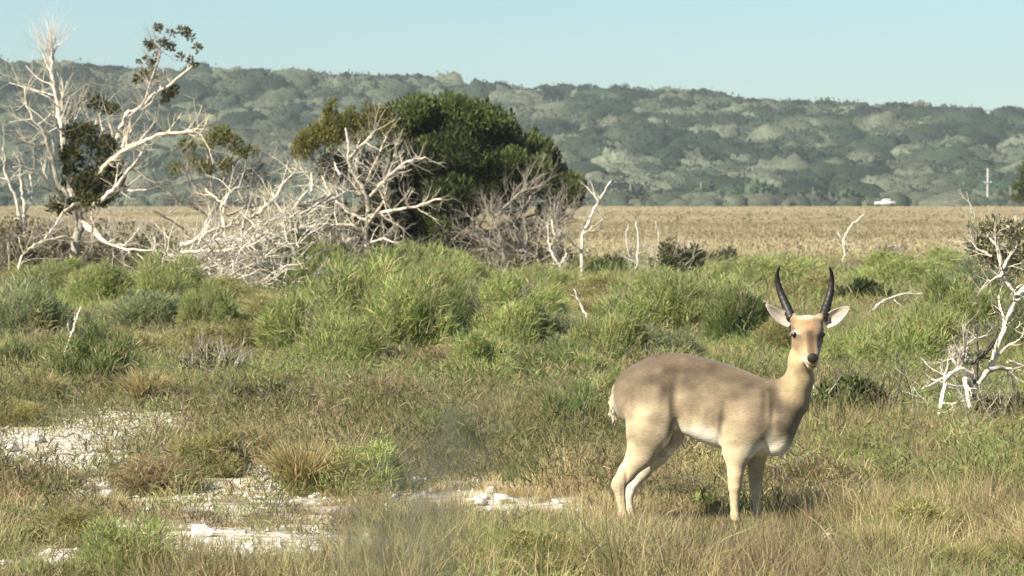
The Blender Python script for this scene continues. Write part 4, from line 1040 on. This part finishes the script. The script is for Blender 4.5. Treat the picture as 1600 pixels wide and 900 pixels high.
g1 = 'trees standing above the ridge line'
for i, (px, top, wp, hp, lab) in enumerate([
    (378, 103, 34, 26, 'dark ridge tree left of the tallest one'), (407, 97, 44, 34, 'tallest peaked tree on the ridge'), (461, 106, 26, 22, 'small square-topped tree alone on the ridge'),
    (508, 107, 46, 24, 'broad ridge tree right of the square-topped one'), (612, 111, 60, 20, 'wide low tree on the ridge above the evergreen\'s left side'), (654, 116, 34, 16, 'small ridge tree above the evergreen'),
    (884, 127, 34, 16, 'small dark ridge tree right of the evergreen'), (918, 130, 26, 12, 'tiny ridge tree beside the small dark one'), (1248, 148, 50, 20, 'broad ridge tree above the antelope\'s horns'),
    (1403, 156, 36, 14, 'dark flat ridge tree at the right'), (1435, 152, 40, 22, 'pale bare-crowned tree on the ridge at the right'), (1110, 140, 60, 14, 'low wide ridge tree right of centre'),
    (20, 98, 50, 18, 'dark ridge tree at the left edge'), (180, 102, 60, 18, 'ridge tree behind the bleached tree'), (1575, 163, 50, 14, 'dark ridge tree at the right edge')]):
    hill_tree(px, top, wp, hp, RIDGE + 5, lab, (.15, .14, .11) if 'pale' in lab else (.05, .07, .04), 500 + i, group=g1)
g2 = 'bushy trees along the foot of the hill'
for i, (px, top, wp, hp, lab, pal) in enumerate([
    (1445, 302, 42, 24, 'dark dome-shaped tree between the pickup and the pole', (.045, .065, .035)), (1095, 275, 80, 46, 'dark green tree at the hill foot, right of the evergreen', (.05, .075, .04)),
    (1180, 268, 90, 52, 'largest dark tree at the hill foot, left of the horns', (.055, .08, .045)), (985, 280, 60, 38, 'dark tree at the hill foot beside the leaning dead stem', (.05, .07, .04)),
    (1270, 286, 80, 34, 'grey-green tree at the hill foot above the horns', (.065, .08, .055)), (1040, 296, 46, 24, 'pale straw-coloured bush at the hill foot', (.20, .19, .125)),
    (1330, 292, 50, 28, 'grey-green tree at the hill foot left of the pickup', (.06, .08, .05)), (1500, 290, 70, 32, 'grey-green tree at the hill foot left of the pole', (.07, .09, .055)), (1578, 284, 60, 40, 'grey tree at the hill foot right of the pole', (.09, .10, .07))]):
    hill_tree(px, top, wp, hp, FOOT - 6 - (i % 3) * 3, lab, pal, 540 + i, 'foothill_tree', g2)

# a dry weed standing close to the camera, far out of focus
def near_weed():
    Y = 3.6; r = np.random.default_rng(601)
    x = (640 - 800) / FPX * Y; p = np.array([x, Y, float(ground(x, Y))])
    o = empty('dry_weed', p); tag(o, 'wispy grey-green weed close to the camera, blurred out of focus', 'weed')
    b = Buf(); tip = []
    for k, (ex, ey) in enumerate([(700, 715), (640, 800), (590, 850), (660, 760), (715, 700), (560, 870), (670, 840)]):
        e = P(ex, ey, Y + r.normal() * .05) - p; m = e * [.4, .4, .6] + r.normal(size=3) * .01
        pts = np.array([(0, 0, 0), m * .5, m, e * .97 + (m - e) * .2, e]); b.tube(pts, [.002, .0018, .0014, .0009, .0005], 5, np.array([.10, .11, .085])); tip.append(e)
    b.build('stems', M['wood'], o)
    n = 1700; t = np.array(tip)[r.integers(0, len(tip), n)]
    q = t + r.normal(size=(n, 3)) * [.022, .016, .026]
    V, T, cc = blades(q, r.normal(size=(n, 3)) * .4 + [0, 0, 1], .007 + .008 * r.random(n), np.full(n, .0010), r.random(n) * .3, mixcol([(.15, .17, .14), (.18, .185, .15), (.12, .125, .10)], n, r), r)
    link('seed_heads', mesh_np('seed_heads', V, T, cc), M['grass'], o)
near_weed()
# ------------------------------------------------------------------ the antelope
def surface_nets(F, org, h):
    nx, ny, nz = F.shape; ins = F < 0
    c = np.zeros((nx - 1, ny - 1, nz - 1), np.int8)
    for i in (0, 1):
        for j in (0, 1):
            for k in (0, 1): c += ins[i:nx - 1 + i, j:ny - 1 + j, k:nz - 1 + k]
    act = (c > 0) & (c < 8); idx = -np.ones(act.shape, int); A = np.argwhere(act); idx[act] = np.arange(len(A))
    S_ = np.zeros((len(A), 3)); N = np.zeros(len(A))
    cor = [(i, j, k) for i in (0, 1) for j in (0, 1) for k in (0, 1)]
    for a in range(8):
        for b in range(a + 1, 8):
            ca, cb = np.array(cor[a]), np.array(cor[b])
            if np.abs(ca - cb).sum() != 1: continue
            fa = F[tuple((A + ca).T)]; fb = F[tuple((A + cb).T)]; m = (fa < 0) != (fb < 0)
            t = np.where(m, fa / np.where(m, fa - fb, 1), 0)
            S_ += np.where(m[:, None], ca + (cb - ca) * t[:, None], 0); N += m
    V = (A + S_ / N[:, None]) * h + org
    Q = []
    for ax in range(3):
        a1, a2 = (ax + 1) % 3, (ax + 2) % 3
        sl0 = [slice(None)] * 3; sl1 = [slice(None)] * 3; sl0[ax] = slice(0, -1); sl1[ax] = slice(1, None)
        d = ins[tuple(sl0)] != ins[tuple(sl1)]; E = np.argwhere(d)
        E = E[(E[:, a1] > 0) & (E[:, a2] > 0) & (E[:, a1] < F.shape[a1] - 1) & (E[:, a2] < F.shape[a2] - 1)]
        fl = ins[tuple(E.T)]
        def g(o1, o2):
            e = E.copy(); e[:, a1] -= o1; e[:, a2] -= o2; return idx[tuple(e.T)]
        q = np.stack([g(0, 0), g(1, 0), g(1, 1), g(0, 1)], -1); q[~fl] = q[~fl][:, ::-1]; Q.append(q)
    return V, np.vstack(Q)

def antelope():
    U = lambda u: (u - 400) * .00191
    Z = lambda v: (865 - v) * .00191
    yx = lambda x: -.16 * x                       # the body stands turned a little towards the camera
    h = .0085; lo = np.array([-.78, -.62, -.03]); hi = np.array([.86, .34, 1.42])
    n = np.ceil((hi - lo) / h).astype(int) + 1
    gx, gy, gz = [lo[i] + np.arange(n[i]) * h for i in range(3)]
    F = np.full(tuple(n), 9.0, np.float32)
    def cone(p0, r0, p1, r1, k=.03, wy=1.0):
        """tapered capsule flattened sideways by wy, smoothly joined to what is there"""
        p0 = np.array(p0, float); p1 = np.array(p1, float); m = max(r0, r1) + k + .03
        a = np.minimum(p0, p1) - m; b = np.maximum(p0, p1) + m
        s = [slice(max(0, int((a[i] - lo[i]) / h)), min(n[i], int((b[i] - lo[i]) / h) + 2)) for i in range(3)]
        X, Y, Zz = np.meshgrid(gx[s[0]], gy[s[1]], gz[s[2]], indexing='ij')
        ax_ = (p1 - p0); L2 = (ax_ ** 2).sum() + 1e-9
        t = np.clip(((X - p0[0]) * ax_[0] + (Y - p0[1]) * ax_[1] + (Zz - p0[2]) * ax_[2]) / L2, 0, 1)
        r = r0 + (r1 - r0) * t
        dx = X - p0[0] - ax_[0] * t; dy = (Y - p0[1] - ax_[1] * t) / wy; dz = Zz - p0[2] - ax_[2] * t
        d = np.sqrt(dx * dx + dy * dy + dz * dz) - r
        d = np.where(d > 0, d * min(1, wy), d)
        f = F[s[0], s[1], s[2]]; hh = np.clip(.5 + .5 * (f - d) / k, 0, 1)
        F[s[0], s[1], s[2]] = f * (1 - hh) + d * hh - k * hh * (1 - hh)
    def B(x, z, d=0): return (x, yx(x) + d, z)
    # trunk
    T_ = [(-.43, .795, .180, .68), (-.30, .822, .208, .62), (-.16, .826, .202, .56), (0, .762, .222, .64), (.13, .716, .216, .60), (.25, .680, .196, .54), (.35, .668, .170, .54)]
    for a, b in zip(T_, T_[1:]): cone(B(a[0], a[1]), a[2], B(b[0], b[1]), b[2], .06, (a[3] + b[3]) / 2)
    cone(B(.30, .76), .11, B(.40, .775), .105, .05, .6)         # withers into the neck
    cone(B(.33, .60), .14, B(.39, .525), .085, .05, .8)        # brisket
    # neck
    cone(B(.38, .715), .162, B(.475, .79), .110, .05, .70)
    cone(B(.475, .79), .110, (.528, -.10, .90), .078, .04, .82)
    cone((.528, -.10, .90), .078, (.534, -.125, 1.02), .069, .04, .9)
    cone((.534, -.125, 1.02), .069, (.560, -.13, 1.14), .072, .04)
    # head, looking at the camera
    y0 = -.135
    cone((.548, y0 + .03, 1.205), .078, (.552, y0 - .02, 1.195), .070, .03); cone((.596, y0 + .03, 1.205), .078, (.594, y0 - .02, 1.195), .070, .03)
    cone((.556, y0 - .015, 1.232), .062, (.558, y0 - .05, 1.19), .060, .03); cone((.592, y0 - .015, 1.232), .062, (.590, y0 - .05, 1.19), .060, .03)
    cone((.574, y0 - .05, 1.165), .072, (.586, y0 - .150, 1.070), .046, .03)
    cone((.586, y0 - .150, 1.068), .045, (.590, y0 - .175, 1.035), .040, .02)
    cone((.570, y0 - .01, 1.12), .074, (.590, y0 - .135, 1.005), .034, .03)  # jaw
    for sx in (-1, 1):
        cone((.5735 + sx * .058, y0 - .045, 1.210), .028, (.5735 + sx * .074, y0 - .046, 1.182), .022, .02)  # brow ridge
        cone((.5735 + sx * .054, y0 - .03, 1.14), .036, (.582 + sx * .030, y0 - .10, 1.085), .024, .03)   # cheek
        cone((.572 + sx * .055, y0 + .005, 1.25), .034, (.572 + sx * .082, y0 + .0, 1.282), .030, .02)   # horn base
    # near hind leg
    e = -.112
    cone(B(-.37, .78, e * .75), .165, B(-.385, .60, e), .126, .030, .56)
    cone(B(-.385, .60, e), .124, B(-.430, .45, e), .080, .04, .60)
    cone(B(-.34, .70, e * .9), .10, B(-.345, .57, e), .070, .03, .5)
    cone(B(-.430, .45, e), .079, B(-.515, .335, e), .054, .03, .68)
    cone(B(-.515, .335, e), .054, B(-.562, .262, e), .041, .02, .75)
    cone(B(-.578, .285, e), .024, B(-.585, .25, e), .026, .02)          # heel
    cone(B(-.562, .262, e), .040, B(-.552, .17, e), .029, .015, .85)
    cone(B(-.552, .17, e), .028, B(-.538, .075, e), .026, .01)
    cone(B(-.538, .075, e), .030, B(-.522, .035, e), .025, .01)
    # far hind leg
    e = .085
    cone(B(-.30, .70, e * .6), .15, B(-.275, .56, e), .105, .05, .55)
    cone(B(-.275, .56, e), .105, B(-.325, .44, e), .070, .03, .6)
    cone(B(-.325, .44, e), .070, B(-.420, .325, e), .048, .02, .7)
    cone(B(-.420, .325, e), .048, B(-.478, .245, e), .037, .02, .75)
    cone(B(-.478, .245, e), .036, B(-.498, .16, e), .026, .015)
    cone(B(-.498, .16, e), .025, B(-.490, .07, e), .025, .01)
    cone(B(-.490, .07, e), .027, B(-.476, .035, e), .023, .01)
    # near front leg
    e = -.095
    cone(B(.30, .76, e * .95), .10, B(.19, .60, e * 1.05), .112, .025, .62)
    cone(B(.19, .60, e * 1.05), .105, B(.16, .50, e), .085, .03, .62)
    cone(B(.20, .58, e), .10, B(.150, .46, e), .078, .04, .6)
    cone(B(.150, .46, e), .074, B(.140, .33, e), .048, .02, .75)
    cone(B(.140, .33, e), .048, B(.136, .25, e), .040, .01, .85)
    cone(B(.136, .25, e), .040, B(.135, .20, e), .030, .01)
    cone(B(.135, .20, e), .029, B(.137, .08, e), .026, .01)
    cone(B(.137, .08, e), .030, B(.150, .035, e), .026, .01)
    # far front leg
    e = .075
    cone(B(.30, .58, e), .09, B(.275, .46, e), .070, .04, .7)
    cone(B(.275, .46, e), .068, B(.272, .32, e), .046, .02, .8)
    cone(B(.272, .32, e), .046, B(.272, .25, e), .038, .01, .85)
    cone(B(.272, .25, e), .038, B(.276, .19, e), .028, .01)
    cone(B(.276, .19, e), .027, B(.282, .08, e), .025, .01)
    cone(B(.282, .08, e), .029, B(.293, .035, e), .024, .01)
    V, Q = surface_nets(F, lo, h)
    # relax a little
    nv = len(V); E = np.vstack([Q[:, [0, 1]], Q[:, [1, 2]], Q[:, [2, 3]], Q[:, [3, 0]]])
    for _ in range(3):
        acc = np.zeros_like(V); cnt = np.zeros(nv)
        np.add.at(acc, E[:, 0], V[E[:, 1]]); np.add.at(cnt, E[:, 0], 1)
        V = V * .5 + .5 * acc / np.maximum(cnt, 1)[:, None]
    x, y, z = V.T.copy(); yy = y - yx(x); sg = np.sign(yy)
    dsp = np.zeros(nv)
    for (cx, cz, rx, rz, am) in [(-.215, .83, .045, .11, -.034), (-.20, .64, .03, .07, -.018), (.075, .62, .035, .13, -.024), (.20, .74, .075, .11, .012), (.315, .80, .022, .12, -.012), (-.40, .93, .05, .035, .010),
                                 (-.40, .68, .06, .12, .016), (-.31, .96, .03, .03, .012), (-.475, .72, .018, .13, -.010), (.36, .70, .02, .10, -.008), (.10, .83, .05, .05, .006), (-.52, .33, .010, .07, -.008), (-.545, .20, .006, .07, -.005), (.40, .86, .03, .05, -.010)]:
        dsp += am * np.exp(-((x - cx) / rx) ** 2 - ((z - cz) / rz) ** 2)
    for q in range(6): dsp += .0012 * np.exp(-((x - (-.14 + .045 * q) - (z - .7) * .12) / .011) ** 2 - ((z - .68) / .11) ** 2)
    V[:, 1] += sg * dsp * np.clip(np.abs(yy) / .06, 0, 1); y = V[:, 1]
    fn = np.cross(V[Q[:, 2]] - V[Q[:, 0]], V[Q[:, 3]] - V[Q[:, 1]]); vn = np.zeros_like(V)
    for q in range(4): np.add.at(vn, Q[:, q], fn)
    vn /= np.linalg.norm(vn, axis=1)[:, None] + 1e-12
    def L(a, b, t): return np.array(a)[None, :] * (1 - t[:, None]) + np.array(b)[None, :] * t[:, None]
    BACK, FLANK, CREAM, WHITE, TAN, DARK = (.088, .068, .046), (.225, .178, .115), (.43, .355, .23), (.70, .64, .52), (.46, .31, .17), (.13, .095, .065)
    nz1 = vnoise(x * 14, z * 14 + y * 9, 7) - .5; nz2 = vnoise(x * 5, z * 7, 8) - .5
    # height relative to the saddle line of the flank
    topz = np.interp(x, [-.63, -.42, -.30, -.13, .06, .2, .35, .44], [.90, .975, 1.03, 1.03, .985, .935, .885, .875])
    rel = topz - z + nz1 * .05 + nz2 * .06
    c = L(BACK, FLANK, sstep(.0, .26, rel)); c = L(c[0] * 0, c[0] * 0, x * 0) + c
    cr = np.maximum(sstep(.27, .43, rel), .75 * (x < -.25) * sstep(.18, .34, rel)); c = c * (1 - cr)[:, None] + np.array(CREAM) * cr[:, None]
    # underside white
    k = sstep(.25, .62, -vn[:, 2] + nz1 * .3) * (z > .43) * (z < .66) * (x > -.30) * (x < .42); c = c * (1 - k)[:, None] + np.array((.74, .69, .58)) * k[:, None]
    botz = np.interp(x, [-.30, -.2, 0, .1, .2], [.60, .54, .465, .44, .42])
    k = (1 - sstep(.02, .075, z - botz + nz1 * .02)) * sstep(-.25, -.20, x) * (1 - sstep(.02, .09, x)) * (z > .40) * .8; c = c * (1 - k)[:, None] + np.array(WHITE) * k[:, None]
    # rump edge white
    k = sstep(-.575, -.62, x + nz1 * .03) * (z > .5) * (z < .86); c = c * (1 - k)[:, None] + np.array(WHITE) * k[:, None]
    # brisket and inside of legs white
    k = (1 - sstep(.02, .12, np.sqrt((x - .40) ** 2 + (z - .48) ** 2) + nz1 * .04)); c = c * (1 - .6 * k)[:, None] + np.array(WHITE) * .6 * k[:, None]
    k = ((z < .42) & (yy > .02) & (yy < .085) & (x < 0)) * .8; c = c * (1 - k)[:, None] + np.array(WHITE) * k[:, None]
    # fronts of the legs a shade browner
    k = (z < .36) * sstep(.2, .6, vnoise(x * 40, z * 6, 5)) * .35; c = c * (1 - k)[:, None] + np.array(TAN) * k[:, None]
    # thigh and flank-crease shading painted into the coat, plus shoulder mottling
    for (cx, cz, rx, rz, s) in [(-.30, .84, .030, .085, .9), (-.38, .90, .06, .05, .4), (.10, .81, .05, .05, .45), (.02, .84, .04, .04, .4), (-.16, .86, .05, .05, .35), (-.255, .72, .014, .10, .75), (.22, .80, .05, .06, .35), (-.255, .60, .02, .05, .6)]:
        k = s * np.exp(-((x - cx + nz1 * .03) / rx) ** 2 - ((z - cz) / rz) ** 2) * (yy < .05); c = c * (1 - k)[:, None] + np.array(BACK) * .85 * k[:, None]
    # mane line and top of the spine darker
    k = (1 - sstep(.0, .06, rel)) * sstep(-.45, -.25, x) * (1 - sstep(.38, .46, x)) * (z > .8); c = c * (1 - .6 * k)[:, None] + np.array(DARK) * .6 * k[:, None]
    # neck and head
    k = sstep(.36, .50, x) * sstep(.70, .84, z); c = c * (1 - k)[:, None] + np.array((.34, .265, .15)) * k[:, None]
    hd = sstep(1.07, 1.11, z + (y0 - y) * .0) * (x > .44) ; c = c * (1 - hd)[:, None] + np.array((.235, .165, .092)) * hd[:, None]
    head = (y < y0 - .02) & (z > .97) & (x > .44)
    k = np.exp(-((x - .582) / .024) ** 4) * sstep(1.055, 1.08, z) * (1 - sstep(1.20, 1.24, z)) * head * .85; c = c * (1 - k)[:, None] + np.array((.065, .035, .020)) * k[:, None]
    for sx in (-1, 1):     # pale eye ring and inner cheek
        k = np.exp(-((x - .5735 - sx * .080) / .030) ** 2 - ((z - 1.196) / .012) ** 2) * head * .55; c = c * (1 - k)[:, None] + np.array(WHITE) * .9 * k[:, None]
        k = np.exp(-((x - .5735 - sx * .070) / .024) ** 2 - ((z - 1.168) / .024) ** 2) * head * .8; c = c * (1 - k)[:, None] + np.array(DARK) * k[:, None]
        k = np.exp(-((x - .587 - sx * .044) ** 2 + (z - 1.036) ** 2) / .019 ** 2) * head * .7; c = c * (1 - k)[:, None] + np.array(WHITE) * k[:, None]
    k = .75 * (1 - sstep(.99, 1.01, z)) * (y < y0 - .10) * (x > .5); c = c * (1 - k)[:, None] + np.array(WHITE) * k[:, None]
    k = np.exp(-((x - .574) / .05) ** 2) * sstep(1.19, 1.22, z) * (1 - sstep(1.26, 1.29, z)) * (x > .44) * .7; c = c * (1 - k)[:, None] + np.array((.21, .125, .065)) * k[:, None]
    k = np.exp(-((x - .574) / .075) ** 2 - ((z - 1.287) / .012) ** 2) * .5; c = c * (1 - k)[:, None] + np.array(WHITE) * .85 * k[:, None]
    for sx in (-1, 1):   # bare dark patch under each ear
        k = np.exp(-((x - .572 - sx * .094) / .016) ** 2 - ((z - 1.215) / .022) ** 2) * .85; c = c * (1 - k)[:, None] + np.array((.05, .04, .035)) * k[:, None]
    k = (1 - sstep(.04, .06, z)); c = c * (1 - k)[:, None] + np.array(DARK) * k[:, None]
    nz3 = fbm(x * 9 + 3, z * 12 + y * 7, 12, 4) - .5; c = np.clip(c * (1 + nz1[:, None] * .10 + nz3[:, None] * 1.0), .01, .9)
    a = at(1112, 823)
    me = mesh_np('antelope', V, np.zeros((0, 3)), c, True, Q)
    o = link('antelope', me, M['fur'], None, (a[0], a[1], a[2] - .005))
    tag(o, 'tan antelope with lyre-shaped dark horns standing side-on in the grass, looking at the camera', 'antelope')
    # horns: ringed, curving up and hooked forward
    for (pts, dy) in [([(650, 197), (636, 160), (618, 118), (607, 78), (606, 52), (612, 32)], 0), ([(748, 200), (762, 160), (776, 118), (781, 78), (779, 52), (771, 34)], 0)]:
        P3 = np.array([(U(u), y0 + [.0, .045, .075, .075, .05, .015][i], Z(v)) for i, (u, v) in enumerate(pts)])
        t = np.linspace(0, 5, 46); Q3 = np.stack([np.interp(t, range(6), P3[:, q]) for q in range(3)], -1)
        for _ in range(8): Q3[1:-1] = (Q3[:-2] + Q3[1:-1] * 2 + Q3[2:]) / 4
        rad = np.interp(t, [0, 1, 2, 3.5, 5], [.031, .028, .022, .014, .005]) * (1 + .05 * np.sin(t * 17) * (t < 3.2))
        b = Buf(); b.tube(Q3, rad, 14, np.array([.03, .027, .025])); b.build('horn', M['horn'], o)
    # ears: cupped leaf shapes turned out to the sides, pale hair inside
    for sx, (bu, bv, tu, tv) in ((-1, (648, 212, 568, 152)), (1, (756, 214, 834, 158))):
        b0 = np.array([U(bu), y0 + .0, Z(bv)]); t0 = np.array([U(tu), y0 - .01, Z(tv)]); ax_ = t0 - b0; Ln = np.linalg.norm(ax_); ax_ /= Ln
        nrm = np.array([-.15 * sx, -1, .15]); side = np.cross(ax_, nrm); side /= np.linalg.norm(side); nrm = np.cross(side, ax_); nrm *= -1 if nrm[1] > 0 else 1
        nu, nvv = 15, 11; V2 = []; cc = []
        for layer in (0, 1):
            for i in range(nu):
                s_ = i / (nu - 1); wd = .046 * math.sin(math.pi * min(1, (s_ * .86 + .14)) ** .8) ** .75 + .002
                for j in range(nvv):
                    q = (j / (nvv - 1) * 2 - 1); edge = abs(q)
                    pt = b0 + ax_ * Ln * s_ + side * wd * q * (1 - .08 * edge) + nrm * (-.024 + .030 * q * q) * math.sin(math.pi * min(s_ + .12, 1)) - nrm * (.006 if layer else 0)
                    V2.append(pt)
                    white = np.array([.42, .385, .32]); brown = np.array([.22, .175, .13])
                    if layer: cc.append(brown)
                    else:
                        k = (1 if edge > .85 else 0) * .6 + (.85 * math.exp(-((q - .2) / .30) ** 2) + .5 * math.exp(-((q + .45) / .14) ** 2)) * min(1, s_ * 2.2) * (s_ < .93) + .4 * max(0, s_ - .8) * 4; k = min(k, 1); cc.append(white * (1 - k) + brown * k)
        i = np.arange(nu - 1)[:, None] * nvv; j = np.arange(nvv - 1)[None, :]; q1 = np.stack([i + j, i + j + 1, i + nvv + j + 1, i + nvv + j], -1).reshape(-1, 4)
        q2 = q1[:, ::-1] + nu * nvv; rim = []
        N0 = nu * nvv
        for i_ in range(nu - 1):
            for j_ in (0, nvv - 1): a_ = i_ * nvv + j_; rim.append((a_, a_ + nvv, a_ + nvv + N0, a_ + N0))
        for j_ in range(nvv - 1): a_ = (nu - 1) * nvv + j_; rim.append((a_, a_ + 1, a_ + 1 + N0, a_ + N0))
        link('ear', mesh_np('ear', V2, np.zeros((0, 3)), np.array(cc), True, np.vstack([q1, q2, rim])), M['fur'], o)
    def ball(name, cpos, rad, mat, sc=(1, 1, 1), col=(.02, .02, .02)):
        V3, T3 = [], []; import bmesh
        bm = bmesh.new(); bmesh.ops.create_icosphere(bm, subdivisions=3, radius=1); V3 = np.array([v.co[:] for v in bm.verts]); T3 = [[v.index for v in f.verts] for f in bm.faces]; bm.free()
        link(name, mesh_np(name, V3 * rad * sc + cpos, T3, np.array(col)[None, :].repeat(len(V3), 0), True), mat, o)
    for sx in (-1, 1):
        ball('eye', np.array([.5735 + sx * .080, y0 - .0735, 1.180]), .0235, M['eye'], (1.05, .62, .70))
    ball('nose', np.array([.590, y0 - .209, 1.045]), .031, M['nose'], (1.08, .42, .95))
    ball('mouth', np.array([.593, y0 - .168, .998]), .018, M['nose'], (1.2, .75, .6))
    # tail: short, bushy, white at the edges
    r = np.random.default_rng(9); b = Buf(); pts = np.array([B(-.565, .86), B(-.597, .80), B(-.605, .73), B(-.585, .65)]); b.tube(pts, [.012, .015, .014, .006], 10, np.array([.50, .42, .29]))
    nn = 500; t = r.random(nn); q = np.stack([np.interp(t, [0, .33, .66, 1], pts[:, i]) for i in range(3)], -1) + r.normal(size=(nn, 3)) * .008
    V3, T3, c3 = cards(q, r.normal(size=(nn, 3)) * .3 + [-.15, 0, -1], np.full(nn, .026), np.full(nn, .005), mixcol([(.66, .60, .48), (.5, .4, .27)], nn, r), r); b.add(V3, T3, None, c3)
    b.build('tail', M['fur'], o)
    # cloven hooves
    for (hx, e) in ((-.515, -.10), (-.468, .085), (.158, -.095), (.301, .075)):
        b = Buf()
        for s in (-1, 1): b.tube([B(hx - .012, .045, e + s * .013), B(hx, .02, e + s * .014), B(hx + .018, .004, e + s * .012)], [.015, .018, .012], 9, np.array([.03, .025, .02]))
        b.build('hoof', M['hoof'], o)
antelope()
